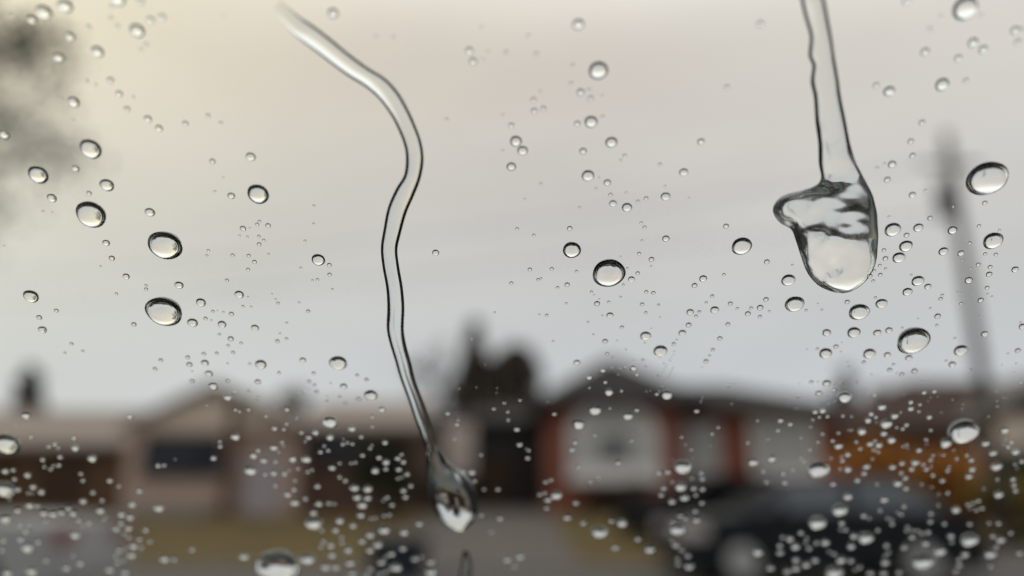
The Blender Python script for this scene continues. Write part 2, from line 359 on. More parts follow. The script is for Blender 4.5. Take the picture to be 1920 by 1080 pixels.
# ------------------------------------------------------------------ trees and shrubs
def leaves(root, name, m, clumps, per, size, seed):
    rnd = random.Random(seed); b = MB()
    for (c, r, sq) in clumps:
        for _ in range(per):
            d = Vector((rnd.gauss(0, 1), rnd.gauss(0, 1), rnd.gauss(0, 1))).normalized() * r * rnd.random() ** 0.45
            p = Vector(c) + Vector((d.x, d.y, d.z * sq))
            s = size * rnd.uniform(.5, 1.3)
            u = Vector((rnd.gauss(0, 1), rnd.gauss(0, 1), rnd.gauss(0, .6))).normalized(); w = u.orthogonal().normalized()
            w.rotate(Matrix.Rotation(rnd.uniform(0, 6.28), 3, u)); n = u.cross(w) * .18 * s
            b.add([p - u * s, p + w * s * .55 + n, p + u * s, p - w * s * .55 + n], [(0, 1, 2, 3)])
    o = bpy.data.meshes.new(name); o.from_pydata(b.v, [], b.f); o.materials.append(M[m])
    ob = bpy.data.objects.new(name, o); col.objects.link(ob); ob.parent = root; ob['kind'] = 'stuff'
    return ob
def tree(name, label, loc, h, rad, z0, m, seed, nclump=26, per=110, size=.16, shape='round', group=None, limbs=9, cr=None):
    rnd = random.Random(seed); t = empty(name, loc); tag(t, label, 'tree', group)
    b = MB(); n = 6; prev = Vector((0, 0, -0.2)); rr = h * .022
    top = h * (.92 if shape == 'cone' else .75)
    for i in range(1, n + 1):
        q = Vector((rnd.uniform(-.03, .03) * h * i / n, rnd.uniform(-.03, .03) * h * i / n, top * i / n))
        b.tube(prev, q, rr * (1.15 - (i - 1) / n), rr * (1.15 - i / n) + .01, 8); prev = q
    tr = b.build('trunk', 'bark', t, smooth=True)
    cl = []
    for i in range(nclump):
        k = (i + .5) / nclump
        if shape == 'cone':
            z = z0 + (h - z0) * k; R_ = rad * (1 - k) ** .8 + .12; a = rnd.uniform(0, 6.28); rr_ = R_ * rnd.uniform(.2, .8)
            c = (math.cos(a) * rr_, math.sin(a) * rr_, z); r = R_ * .55 + .15
        else:
            a = rnd.uniform(0, 6.28); u = rnd.uniform(-1, 1); s_ = math.sqrt(1 - u * u) * rnd.random() ** .4
            c = (math.cos(a) * s_ * rad, math.sin(a) * s_ * rad, z0 + (h - z0) * (.5 + .48 * u)); r = (cr or rad * .38) * rnd.uniform(.6, 1.15)
        cl.append((c, r, .8))
    lb = MB()
    for c, r, _ in cl[:limbs]:
        c = Vector(c); s_ = Vector((0, 0, max(.3, min(top * .9, c.z - c.xy.length * .8))))
        m_ = (s_ + c) / 2 + Vector((0, 0, .15)); lb.tube(s_, m_, h * .009, h * .006, 6); lb.tube(m_, c, h * .006, h * .002, 6)
    lb.build('limb', 'bark', tr)['kind'] = 'stuff'
    leaves(t, 'crown', m, cl, per, size, seed + 1)
    return t
tree('conifer_tree', 'dark narrow evergreen standing tallest behind the charcoal house', (-2.15, 45, .4), 10.3, 1.7, 1.0, 'leaf_umber', 3, 70, 200, .28, 'cone')
tree('bare_tree', 'broad grey brown tree just beside the tall narrow evergreen', (0.05, 46, .4), 9.0, 1.7, .5, 'leaf_umber', 5, 90, 130, .26, cr=.85)
tree('bare_tree', 'thin leafless grey tree behind the wriggling rivulet', (-4.4, 47, .4), 9.9, 1.9, 3.0, 'leaf_grey', 8, 30, 45, .12)
tree('conifer_tree', 'small dark evergreen over the brown timber house', (-24.6, 40, .4), 6.9, 1.7, 1.0, 'leaf_conifer', 11, 34, 120, .22, 'cone')
tree('bare_tree', 'grey bushy tree rising behind the red brick house', (19.6, 45, .4), 8.2, 1.5, 2.0, 'leaf_grey', 14, 24, 80, .2)
tree('bare_tree', 'low grey tree peeping over the tan brick house', (-12.5, 46, .4), 6.2, 2.0, 2.0, 'leaf_grey', 17, 20, 70, .2)
tree('shade_tree', 'blurred dark treetop against the warm sky at the upper corner', (-12.6, 14.5, .12), 11.8, 3.3, 5.8, 'leaf_dark', 21, 70, 120, .09, cr=1.2, limbs=22)
def shrub(name, label, loc, rx_, ry, hz, m, seed, per=140, n=16, size=.07, cat='shrub'):
    rnd = random.Random(seed); t = empty(name, loc); tag(t, label, cat)
    sb = MB(); cl = []
    for i in range(n):
        a = rnd.uniform(0, 6.28); k = rnd.random() ** .5
        c = Vector((math.cos(a) * k * rx_ * .75, math.sin(a) * k * ry * .75, hz * rnd.uniform(.25, .82)))
        cl.append((c, min(rx_, hz) * .34 * rnd.uniform(.7, 1.2), .9))
        sb.tube((c.x * .15, c.y * .15, -.1), c, .022, .008, 5)
    sb.build('stem', 'bark', t)['kind'] = 'stuff'
    leaves(t, 'foliage', m, cl, per, size, seed + 1)
    return t
shrub('evergreen_shrub', 'tall dark green shrub against the brown wing wall', (-3.45, 22, .4), 1.0, .8, 2.5, 'leaf_dark', 31, 220, 22)
shrub('autumn_shrub', 'bright orange autumn shrub above the dark hatchback', (8.95, 18.5, .25), 1.75, 1.2, 2.2, 'leaf_orange', 33, 300, 34)
shrub('olive_shrub', 'olive green shrub below the orange one, near the pole', (10.6, 17.2, .2), 1.2, .8, 1.45, 'leaf_olive', 35, 200, 16)
shrub('dark_hedge', 'dark green hedge below the beige house', (14.0, 21.5, .4), 1.5, .9, 2.1, 'leaf_dark', 37, 240, 24, cat='hedge')
shrub('brown_shrub', 'low brown shrub under the arched window', (3.3, 24.5, .45), 1.7, .6, 1.05, 'leaf_brown', 39, 200, 24)
shrub('brown_shrub', 'dark brown shrub at the foot of the charcoal house', (-2.9, 27.5, .5), 1.1, .7, 1.3, 'leaf_brown', 41, 180, 14)

# ------------------------------------------------------------------ utility pole and lines
pl = empty('utility_pole', (9.57, 16, .12)); tag(pl, 'tall grey wooden utility pole carrying a transformer', 'pole')
MB().tube((0, 0, -.3), (0, 0, 8.75), .14, .10, 16).build('pole', 'pole_wood', pl, smooth=True)
tb = MB().tube((-.30, -.05, 6.75), (-.30, -.05, 7.5), .15, .15, 18).build('transformer', 'steel', pl, bevel=.02)
MB().tube((-.30, -.05, 7.502), (-.30, -.05, 7.7), .05, .03, 10).build('bushing', 'plastic_grey', tb)
MB().box(-.16, .05, -.1, -.02, 7.1, 7.2).build('bracket', 'steel', pl)
MB().box(-.75, .55, -.19, -.11, 7.9, 8.0).build('crossarm', 'pole_wood', pl)
def cable(name, label, a, b, sag, r=.009):
    pts = []
    for i in range(25):
        t = i / 24; p = Vector(a).lerp(Vector(b), t); p.z -= sag * 4 * t * (1 - t); pts.append(p)
    me = bpy.data.meshes.new(name)
    bm = bmesh.new()
    rings = []
    for p in pts:
        rings.append([bm.verts.new(p + Vector((0, math.cos(k * 1.0472) * r, math.sin(k * 1.0472) * r))) for k in range(6)])
    for A, B in zip(rings, rings[1:]):
        for k in range(6): bm.faces.new((A[k], A[(k + 1) % 6], B[(k + 1) % 6], B[k]))
    bm.to_mesh(me); bm.free(); me.materials.append(M['wire'])
    o = bpy.data.objects.new(name, me); col.objects.link(o); tag(o, label, 'cable', 'overhead lines'); return o
cable('overhead_cable', 'upper thin overhead line crossing the sky from the pole', (9.2, 15.87, 8.12), (-40, 38, 11.2), .9)
cable('overhead_cable', 'lower slack overhead line crossing the sky from the pole', (9.45, 15.86, 7.0), (-40, 38, 10.4), 1.0, .011)

# ------------------------------------------------------------------ parked cars
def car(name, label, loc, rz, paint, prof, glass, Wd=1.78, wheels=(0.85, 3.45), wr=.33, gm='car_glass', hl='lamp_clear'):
    """prof: lower-body outline (x,z) from front-bottom round over the top to rear-bottom; glass: cabin outline (x,z) pairs bottom front, top front, top rear, bottom rear"""
    t = empty(name, loc, rz); tag(t, label, 'car')
    pts = [(prof[0][0], .24)]
    pts += prof
    pts += [(prof[-1][0], .24)]
    for wx in reversed(wheels):
        pts += [(wx + (wr + .06) * math.cos(math.pi * i / 10), .24 + (wr + .10) * math.sin(math.pi * i / 10)) for i in range(11)]
    b = MB().prism(pts, 'y', -Wd / 2, Wd / 2)
    body = b.build('body', paint, t, bevel=.05)
    (ax, az), (bx, bz), (cx_, cz), (dx, dz) = glass
    wi = Wd / 2 - .06; wt = Wd / 2 - .26
    v = [(ax, -wi, az), (ax, wi, az), (bx, -wt, bz), (bx, wt, bz), (cx_, -wt, cz), (cx_, wt, cz), (dx, -wi, dz), (dx, wi, dz)]
    MB().add(v, [(0, 1, 3, 2), (2, 3, 5, 4), (4, 5, 7, 6), (0, 2, 4, 6), (1, 7, 5, 3), (0, 6, 7, 1)]).build('cabin', paint, t, bevel=.04)
    def quad(name, P4, off):
        nonlocal gm
        c = sum((Vector(p) for p in P4), Vector()) / 4
        n = (Vector(P4[1]) - Vector(P4[0])).cross(Vector(P4[3]) - Vector(P4[0])).normalized()
        if n.dot(c - Vector(((ax + dx) / 2, 0, (az + bz) / 2))) < 0: n = -n
        q = [c + (Vector(p) - c) * .86 for p in P4]
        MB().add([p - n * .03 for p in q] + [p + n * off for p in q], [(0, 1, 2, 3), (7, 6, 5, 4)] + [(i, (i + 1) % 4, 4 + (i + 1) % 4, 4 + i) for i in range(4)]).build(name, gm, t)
    gm_, gm = gm, 'glass_smoke'; quad('windscreen', [v[0], v[1], v[3], v[2]], .008); gm = gm_
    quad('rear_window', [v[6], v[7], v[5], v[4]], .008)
    for s in (0, 1):
        p = [Vector(v[s]), Vector(v[2 + s]), Vector(v[4 + s]), Vector(v[6 + s])]
        mt, mb = (p[1] + p[2]) / 2, (p[0] + p[3]) / 2
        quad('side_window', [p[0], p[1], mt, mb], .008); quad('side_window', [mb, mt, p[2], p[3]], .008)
    for wx in wheels:
        for s in (-1, 1):
            y0 = s * (Wd / 2 - .2); y1 = s * (Wd / 2 - .005)
            ty = MB().tube((wx, y0, wr), (wx, y1, wr), wr, wr, 24).build('wheel', 'rubber', t, bevel=.03)
            MB().tube((wx, y1, wr), (wx, y1 + s * .012, wr), wr * .68, wr * .62, 20).build('rim', 'alloy', ty)
    x0 = prof[0][0]; x1 = prof[-1][0]
    for s in (-1, 1):
        ya, yb = sorted((s * (Wd / 2 - .42), s * (Wd / 2 - .06)))
        ha, hb = sorted((s * (Wd / 2 - .20), s * (Wd / 2 + .012)))
        MB().box(x0 - .02, x0 + .42, ha, hb, .60, .80).build('headlight', hl, t, bevel=.02)
        MB().box(x1 - .2, x1 + .02, ya, yb, .68, .88).build('taillight', 'lamp_red', t, bevel=.02)
        for hx in (glass[0][0] + 1.0, glass[0][0] + 1.95):
            ya, yb = sorted((s * Wd / 2 - s * .01, s * (Wd / 2 + .025)))
            MB().box(hx, hx + .17, ya, yb, .80, .83).build('door_handle', paint, t)
        ya, yb = sorted((s * (Wd / 2 - .05), s * (Wd / 2 + .16)))
        MB().box(glass[0][0] + .35, glass[0][0] + .47, ya, yb, .98, 1.1).build('mirror', paint, t, bevel=.02)
    MB().box(x0 - .05, x0 + .12, -Wd / 2 + .04, Wd / 2 - .04, .26, .48).build('bumper', paint, t, bevel=.03)
    MB().box(x1 - .12, x1 + .05, -Wd / 2 + .04, Wd / 2 - .04, .28, .52).build('bumper', paint, t, bevel=.03)
    return t
HATCH = [(0, .5), (.05, .72), (.45, .88), (1.15, .96), (3.6, .98), (4.12, .92), (4.15, .5)]
HGL = [(0.95, .93), (1.72, 1.44), (3.15, 1.45), (3.85, .95)]
SEDAN = [(0, .5), (.05, .70), (.5, .84), (1.3, .93), (3.3, .95), (4.35, .93), (4.42, .5)]
SGL = [(0.75, .9), (1.45, 1.38), (2.05, 1.38), (2.7, .92)]
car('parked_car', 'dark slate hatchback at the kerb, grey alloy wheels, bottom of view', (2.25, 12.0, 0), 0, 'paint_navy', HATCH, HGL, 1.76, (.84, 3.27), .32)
car('parked_car', 'black car half hidden behind the dark slate hatchback', (2.6, 17.6, .15), R(16), 'paint_black', HATCH, HGL, 1.76, (.84, 3.27),   .32, 'glass_smoke', 'plastic_navy')
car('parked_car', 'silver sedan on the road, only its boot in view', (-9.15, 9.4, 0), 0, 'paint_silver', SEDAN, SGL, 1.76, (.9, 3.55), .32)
car('parked_car', 'dark red car tucked between the slate hatchback and orange shrub', (6.55, 15.2, .12), R(78), 'paint_red', HATCH, HGL, 1.76, (.84, 3.27), .32, 'glass_dark')

# lidded kerbside bin
b = empty('recycling_bin', (-1.66, 12.2, 0)); tag(b, 'dark navy lidded recycling bin at the kerb', 'bin')
MB().add([(-.36, -.26, 0), (.36, -.26, 0), (.36, .26, 0), (-.36, .26, 0), (-.43, -.31, .56), (.43, -.31, .56), (.43, .31, .56), (-.43, .31, .56)],
         [(3, 2, 1, 0), (4, 5, 6, 7), (0, 1, 5, 4), (1, 2, 6, 5), (2, 3, 7, 6), (3, 0, 4, 7)]).build('tub', 'plastic_navy', b, bevel=.02)
MB().box(-.46, .46, -.34, .34, .563, .63).build('lid', 'plastic_grey', b, bevel=.02)
for s in (-1, 1): MB().box(s * .47 - .03, s * .47 + .03, -.1, .1, .44, .48).build('handle', 'plastic_navy', b)

# ------------------------------------------------------------------ the car one looks out of
TILT = R(48)
DIST = 0.105
axis = Vector((0, math.cos(PITCH), math.sin(PITCH)))
G0 = EYE + axis * DIST                                    # outer face of the glass on the lens axis
GX = Vector((1, 0, 0)); GU = Vector((0, -math.sin(TILT), math.cos(TILT))); GN = Vector((0, math.cos(TILT), math.sin(TILT)))
GM = Matrix((-GX, GU, GN)).transposed()          # right-handed frame of the glass
GE = GM.to_euler()
def gp(x, s, n=0.0): return G0 + GX * x + GU * s + GN * n
cb = empty('car_cabin', (0, 0, 0)); tag(cb, 'car whose rain-spotted windscreen the street is seen through', 'car')
TH = 0.0045
U0, U1, HWB, HWT = -0.58, 0.24, 0.72, 0.58
def slab(name, q, n0, n1, m, parent):
    v = [gp(x, s, n0) for x, s in q] + [gp(x, s, n1) for x, s in q]
    k = len(q)
    return MB().add(v, [tuple(range(k)), tuple(range(2 * k - 1, k - 1, -1))] + [(i, (i + 1) % k, k + (i + 1) % k, k + i) for i in range(k)]).build(name, m, parent)
slab('windscreen', [(-HWB, U0), (HWB, U0), (HWT, U1), (-HWT, U1)], -TH, 0.0, 'pane', cb)
for s in (-1, 1):
    slab('pillar', [(s * (HWB + .003), U0), (s * (HWB + .09), U0), (s * (HWT + .07), U1), (s * (HWT + .003), U1)], -.05, .01, 'cabin_trim', cb)
top = gp(0, U1); bot = gp(0, U0)
MB().box(-.66, .66, -1.9, top.y - .002, top.z - .02, top.z + .04).build('roof_lining', 'cabin_trim', cb, bevel=.01)
MB().add([(-.72, bot.y - .03, bot.z - .02), (.72, bot.y - .03, bot.z - .02), (.72, -.02, bot.z - .08), (-.72, -.02, bot.z - .08),
          (-.72, bot.y - .03, bot.z - .3), (.72, bot.y - .03, bot.z - .3), (.72, -.08, bot.z - .4), (-.72, -.08, bot.z - .4)],
         [(0, 1, 2, 3), (4, 7, 6, 5), (0, 4, 5, 1), (1, 5, 6, 2), (2, 6, 7, 3), (3, 7, 4, 0)]).build('dashboard', 'cabin_trim', cb, bevel=.02)
for s in (-1, 1):
    x0, x1 = sorted((s * .74, s * .80)); MB().box(x0, x1, -1.85, bot.y - .05, .25, .93).build('door', 'cabin_trim', cb)
MB().box(-.72, .72, -1.95, -1.75, .25, top.z - .03).build('seat_back', 'cabin_trim', cb, bevel=.05)
MB().box(-.73, .73, -1.74, bot.y, .2, .245).build('floor_pan', 'cabin_trim', cb)
bn = MB(); nb = 10; bv = []; bf = []
for i in range(nb + 1):
    t = i / nb; y = bot.y + .03 + t * 1.15; z = bot.z - .01 - .03 * t - .14 * t * t
    for j in range(9):
        k = -1 + j / 4; bv.append((k * .74, y, z - .03 * k * k))
for i in range(nb):
    for j in range(8): a = i * 9 + j; bf.append((a, a + 1, a + 10, a + 9))
bn.add(bv, bf).build('bonnet', 'paint_teal', cb, smooth=True)

# ------------------------------------------------------------------ rain on the glass
GAP = 0.00003
def cap_mesh(name, contact, rings, seg, seed, skew=0.0, wob=0.03):
    """a sessile drop: spherical cap of base radius 1 on z=0, outline a little uneven, belly sagging down the glass"""
    rnd = random.Random(seed); ph = [rnd.uniform(0, 6.28) for _ in range(4)]
    Rs = 1 / math.sin(contact); zc = -Rs * math.cos(contact)
    v = [(0, -skew * (Rs + zc), Rs + zc)]
    for i in range(1, rings + 1):
        a = contact * i / rings; z = zc + Rs * math.cos(a); r = Rs * math.sin(a)
        for j in range(seg):
            t = 2 * math.pi * j / seg
            k = 1 + wob * (math.sin(2 * t + ph[0]) * .6 + math.sin(3 * t + ph[1]) * .4 + .25 * math.sin(5 * t + ph[2])) * (r ** 2)
            v.append((r * k * math.cos(t), r * k * math.sin(t) - skew * z, z))
    f = [(0, 1 + j, 1 + (j + 1) % seg) for j in range(seg)]
    for i in range(rings - 1):
        for j in range(seg):
            a = 1 + i * seg; f.append((a + j, a + seg + j, a + seg + (j + 1) % seg, a + (j + 1) % seg))
    base = 1 + (rings - 1) * seg
    f.append(tuple(base + j for j in reversed(range(seg))))
    return v, f
def to_mesh(name, v, f):
    me = bpy.data.meshes.new(name); me.from_pydata(v, [], f); me.update()
    for p in me.polygons: p.use_smooth = len(p.vertices) <= 4
    me.materials.append(M['water']); return me
CONTACT = R(77); SAG = 0.04
big = [to_mesh('raindrop', *cap_mesh('d', CONTACT + R(random.Random(i).uniform(-4, 4)), 20, 56, i, SAG, .03)) for i in range(7)]
mid = [to_mesh('raindrop', *cap_mesh('d', CONTACT + R(random.Random(i).uniform(-6, 6)), 12, 32, i, SAG, .025)) for i in range(7)]
DROPS = [
(-4091,-5861,391.9,'huge drop cut by the bottom edge'),
(5799,1597,249.7,'largest drop beside the pole top'),
(-4740,-396,245.6,'lower big drop over the gabled house'),
(-4467,649,221.3,'upper big drop over the gabled house'),
(1276,228,218.8,'big double-rimmed drop in mid sky'),
(5605,-893,224.6,'big drop just short of the pole'),
(6861,-2635,236.0,"big drop at the pole's foot"),
(-5287,1101,185.4,'big tilted drop in the warm sky'),
(-7766,-2887,207.5,'half drop by the brown house'),
(4888,3616,130.9,'fat drop cut by the top edge'),
(7124,-5698,193.7,"big drop by the slate hatchback's tail"),
(4825,-3438,174.8,'big bright drop above the slate hatchback'),
(-8166,-3893,172.0,'big raindrop below the half drop by the brown house'),
(-3136,1387,132.3,'bold lone drop beside the rivulet bend'),
(-5028,1986,126.1,'plump drop below the blurred treetop'),
(4723,-396,138.6,'big raindrop above left of the big drop just short of the pole'),
(2958,643,130.5,'isolated bold drop in grey sky'),
(-5764,1651,121.5,'big raindrop below left of the plump drop below the blurred treetop'),
(6169,722,126.3,'big raindrop below the largest drop beside the pole top'),
(973,2938,108.8,'big ring-like drop in upper sky'),
(3818,-264,129.0,'crisp drop under the ragged blob'),
(2679,-3386,145.6,'bright drop over the black car'),
(773,585,119.0,'big raindrop above left of the big double-rimmed drop in mid sky'),
(5080,-4703,151.3,'lower bright drop on the hatchback roof'),
(-2475,-1286,127.6,'bold drop beside the rivulet tail'),
(7752,-5134,150.5,'bright oval drop over the driveway'),
(5659,-6008,153.0,'big raindrop below the lower bright drop on the hatchback roof'),
(-3303,-4711,143.2,'bright oval drop on the lawn'),
(1470,-4926,139.1,'bright drop on the brown lawn'),
(4835,888,101.0,'nearest medium raindrop right of the ragged water blob'),
(2766,-4860,132.3,'third nearest medium raindrop below the bright drop over the black car'),
(5978,-5081,133.1,'medium raindrop right of the lower bright drop on the hatchback roof'),
(5378,-4384,128.7,'medium raindrop above right of the lower bright drop on the hatchback roof'),
(-4226,3720,83.3,'medium raindrop above left of the round drop high in the warm sky'),
(-2738,-2425,115.9,'bright drop over the navy window'),
(-6459,-140,102.5,'medium raindrop below left of the big tilted drop in the warm sky'),
(-5058,3578,80.9,'big drop before the blurred treetop'),
(-4810,3644,80.4,'medium raindrop right of the big drop before the blurred treetop'),
(-3539,-5625,127.0,'medium raindrop right of the huge drop cut by the bottom edge'),
(-4104,3382,80.4,'round drop high in the warm sky'),
(4883,-1934,104.7,'bright drop beside the brick-house window'),
(-4969,1511,86.0,'medium raindrop above right of the big tilted drop in the warm sky'),
(3658,123,91.4,'medium raindrop above the crisp drop under the ragged blob'),
(2088,-1065,96.7,'drop on the brick roof peak'),
(-2521,437,89.1,'crisp drop beside the rivulet kink'),
(6313,-1058,94.8,'medium raindrop right of the big drop just short of the pole'),
(4894,2776,76.3,'second nearest medium raindrop below the fat drop cut by the top edge'),
(-2068,-1890,96.7,'medium raindrop below right of the bold drop beside the rivulet tail'),
(5070,645,84.1,'third nearest medium raindrop right of the ragged water blob'),
(4734,-742,90.4,'second nearest medium raindrop left of the big drop just short of the pole'),
(924,2329,75.9,'nearest medium raindrop below the big ring-like drop in upper sky'),
(-8272,-5336,110.3,'bright drop over the silver boot'),
(1232,-2178,94.4,'bright drop topping the arched window'),
(4424,-1110,89.3,'medium raindrop above left of the bright drop beside the brick-house window'),
(5026,472,81.9,'second nearest medium raindrop right of the ragged water blob'),
(5377,110,82.7,'second nearest medium raindrop above the big drop just short of the pole'),
(5043,-1115,87.4,'nearest medium raindrop left of the big drop just short of the pole'),
(925,1640,75.3,'second nearest medium raindrop below right of the upper of two touching drops'),
(1004,-2468,92.8,'medium raindrop below left of the bright drop topping the arched window'),
(-4606,3151,68.2,'medium raindrop below left of the round drop high in the warm sky'),
(-4119,-3454,95.1,'medium raindrop above left of the bright oval drop on the lawn'),
(5634,-2462,90.6,'bright drop over the red-roofed house'),
(2700,-3826,95.9,'nearest medium raindrop below the bright drop over the black car'),
(4989,-253,80.3,'medium raindrop above left of the big drop just short of the pole'),
(-1425,-5980,104.2,"medium raindrop below the wriggling rivulet's fat head"),
(8222,-5494,102.1,'medium raindrop below right of the bright oval drop over the driveway'),
(7335,-5421,101.5,"medium raindrop above right of the big drop by the slate hatchback's tail"),
(1179,2074,69.8,'second nearest medium raindrop below the big ring-like drop in upper sky'),
(47,2087,69.8,'upper of two touching drops'),
(-2028,-5846,102.3,"medium raindrop below left of the wriggling rivulet's fat head"),
(724,3449,63.9,'medium raindrop above left of the big ring-like drop in upper sky'),
(2268,-1882,85.0,'bright drop on the dark brick-house roof'),
(-3579,-1311,82.1,'medium raindrop left of the bold drop beside the rivulet tail'),
(-5051,2571,66.4,'medium raindrop above the plump drop below the blurred treetop'),
(-8415,-5965,100.4,'medium raindrop below the bright drop over the silver boot'),
(4312,2698,65.5,'medium raindrop below left of the fat drop cut by the top edge'),
(6655,-2868,87.3,"medium raindrop below left of the big drop at the pole's foot"),
(717,-4020,91.3,'medium raindrop above left of the bright drop on the brown lawn'),
(-5057,3085,62.8,'medium raindrop below the big drop before the blurred treetop'),
(-8381,-4602,92.3,'medium raindrop above left of the bright drop over the silver boot'),
(-2142,-4868,92.8,'third nearest medium raindrop right of the bright oval drop on the lawn'),
(1855,-800,75.7,'medium raindrop above left of the drop on the brick roof peak'),
(7602,-3368,85.1,"medium raindrop below right of the big drop at the pole's foot"),
(-8856,-6022,95.0,'medium raindrop below left of the bright drop over the silver boot'),
(-4386,-576,73.6,'nearest medium raindrop right of the lower big drop over the gabled house'),
(1828,-4699,87.3,'medium raindrop above right of the bright drop on the brown lawn'),
(-5992,2172,61.3,'medium raindrop left of the plump drop below the blurred treetop'),
(127,1968,61.8,'nearest medium raindrop below right of the upper of two touching drops'),
(2353,-5365,88.4,'medium raindrop right of the bright drop on the brown lawn'),
(4217,-5446,88.5,'medium raindrop below left of the lower bright drop on the hatchback roof'),
(-1935,3567,55.8,'medium raindrop above right of the bold lone drop beside the rivulet bend'),
(-5780,-4328,84.1,'medium raindrop above left of the huge drop cut by the bottom edge'),
(1434,1206,63.4,'medium raindrop above the big double-rimmed drop in mid sky'),
(-7357,-5003,85.1,'medium raindrop right of the bright drop over the silver boot'),
(-4535,1137,62.2,'medium raindrop above left of the upper big drop over the gabled house'),
(3765,-3270,77.6,'medium raindrop left of the big bright drop above the slate hatchback'),
(-3135,1888,59.2,'medium raindrop above the bold lone drop beside the rivulet bend'),
(1733,-2303,73.6,'medium raindrop right of the bright drop topping the arched window'),
(5287,-64,65.8,'nearest medium raindrop above the big drop just short of the pole'),
(5092,3251,54.2,'nearest medium raindrop below the fat drop cut by the top edge'),
(-4341,-1713,71.1,'medium raindrop below right of the lower big drop over the gabled house'),
(-4197,-237,65.9,'second nearest medium raindrop right of the lower big drop over the gabled house'),
(5152,917,61.9,'fourth nearest medium raindrop right of the ragged water blob'),
(-4619,-5554,83.3,'nearest medium raindrop left of the huge drop cut by the bottom edge'),
(5577,567,62.3,'second nearest medium raindrop below left of the largest drop beside the pole top'),
(-3203,-3204,75.0,'medium raindrop below left of the bright drop over the navy window'),
(5690,-5655,83.2,'medium raindrop below right of the lower bright drop on the hatchback roof'),
(-5701,1334,59.3,'medium raindrop above left of the big tilted drop in the warm sky'),
(1900,1358,59.2,'medium raindrop above left of the isolated bold drop in grey sky'),
(-6002,-5622,82.3,'second nearest medium raindrop left of the huge drop cut by the bottom edge'),
(-2283,-5242,80.0,'second nearest medium raindrop right of the bright oval drop on the lawn'),
(-8,1760,56.7,'medium raindrop below the upper of two touching drops'),
(-6537,-3196,72.6,'medium raindrop right of the half drop by the brown house'),
(-3656,-107,62.2,'third nearest medium raindrop right of the lower big drop over the gabled house'),
(-3252,-5840,80.8,'medium raindrop below the bright oval drop on the lawn'),
(5598,879,58.7,'nearest medium raindrop below left of the largest drop beside the pole top'),
(5306,-2618,70.1,'medium raindrop left of the bright drop over the red-roofed house'),
(-2442,-4258,75.1,'nearest medium raindrop right of the bright oval drop on the lawn'),
(-2525,-3849,73.3,'nearest medium raindrop above right of the bright oval drop on the lawn'),
(-2315,-3880,73.3,'second nearest medium raindrop above right of the bright oval drop on the lawn'),
(7857,-4011,73.5,'medium raindrop above right of the bright oval drop over the driveway'),
(5433,-4058,73.5,'medium raindrop below right of the big bright drop above the slate hatchback'),
(2794,-4077,73.5,'second nearest medium raindrop below the bright drop over the black car'),
(-3535,-4194,73.7,'nearest small raindrop above left of the bright oval drop on the lawn'),
(4831,-5292,77.2,'nearest small raindrop below left of the lower bright drop on the hatchback roof'),
(-4427,43,60.1,'small raindrop above right of the lower big drop over the gabled house'),
(-5218,3499,49.0,'small raindrop below left of the big drop before the blurred treetop'),
(7283,-4376,73.9,'small raindrop above left of the bright oval drop over the driveway'),
(-4215,-2727,68.6,'nearest small raindrop left of the bright drop over the navy window'),
(-7256,-2294,67.2,'small raindrop above right of the half drop by the brown house'),
(1416,-1831,65.4,'small raindrop above right of the bright drop topping the arched window'),
(2751,-358,60.6,'third nearest small raindrop above right of the drop on the brick roof peak'),
(2084,1686,53.9,'small raindrop above left of the isolated bold drop in grey sky'),
(-1813,-4932,74.5,"second nearest small raindrop below left of the wriggling rivulet's fat head"),
(6158,-3749,70.7,'fifth nearest small raindrop below the bright drop over the red-roofed house'),
(-2389,-4993,74.5,'sixth nearest small raindrop right of the bright oval drop on the lawn'),
(-4858,3317,48.7,'small raindrop below right of the big drop before the blurred treetop'),
(5315,-5188,74.8,'nearest small raindrop below right of the lower bright drop on the hatchback roof'),
(7788,-3047,67.6,"second nearest small raindrop right of the big drop at the pole's foot"),
(-6546,-5522,75.1,'seventh nearest small raindrop right of the bright drop over the silver boot'),
(5803,-2796,66.7,'second nearest small raindrop below the bright drop over the red-roofed house'),
(-2814,-5726,75.3,'fifth nearest small raindrop below right of the bright oval drop on the lawn'),
(8274,-5124,73.4,'small raindrop right of the bright oval drop over the driveway'),
(3088,-5827,75.5,'small raindrop right of the bright drop on the brown lawn'),
(-2858,-4639,71.6,'second nearest small raindrop right of the bright oval drop on the lawn'),
(-3987,-603,58.9,'small raindrop right of the lower big drop over the gabled house'),
(5479,-2121,63.5,'small raindrop above the bright drop over the red-roofed house'),
(4592,3148,47.5,'small raindrop below left of the fat drop cut by the top edge'),
(-6487,-696,59.0,'small raindrop above the half drop by the brown house'),
(5228,3175,47.4,'nearest small raindrop below right of the fat drop cut by the top edge'),
(4358,-745,59.0,'small raindrop below right of the crisp drop under the ragged blob'),
(-6449,-5287,72.2,'eighth nearest small raindrop right of the bright drop over the silver boot'),
(5021,-2920,65.0,'small raindrop above right of the big bright drop above the slate hatchback'),
(-6733,-2968,65.1,'small raindrop right of the half drop by the brown house'),
(5509,3385,46.1,'second nearest small raindrop below right of the fat drop cut by the top edge'),
(4046,-3193,65.2,'small raindrop left of the big bright drop above the slate hatchback'),
(-2804,-5380,71.5,'third nearest small raindrop below right of the bright oval drop on the lawn'),
(7465,-2593,63.2,"nearest small raindrop right of the big drop at the pole's foot"),
(-7032,-5920,72.8,'second nearest small raindrop right of the bright drop over the silver boot'),
(-6755,-4394,68.3,'fifth nearest small raindrop above right of the bright drop over the silver boot'),
(-4356,-1480,59.4,'second nearest small raindrop below right of the lower big drop over the gabled house'),
(5060,-747,57.2,'small raindrop left of the big drop just short of the pole'),
(4558,-1660,59.5,'small raindrop above left of the bright drop beside the brick-house window'),
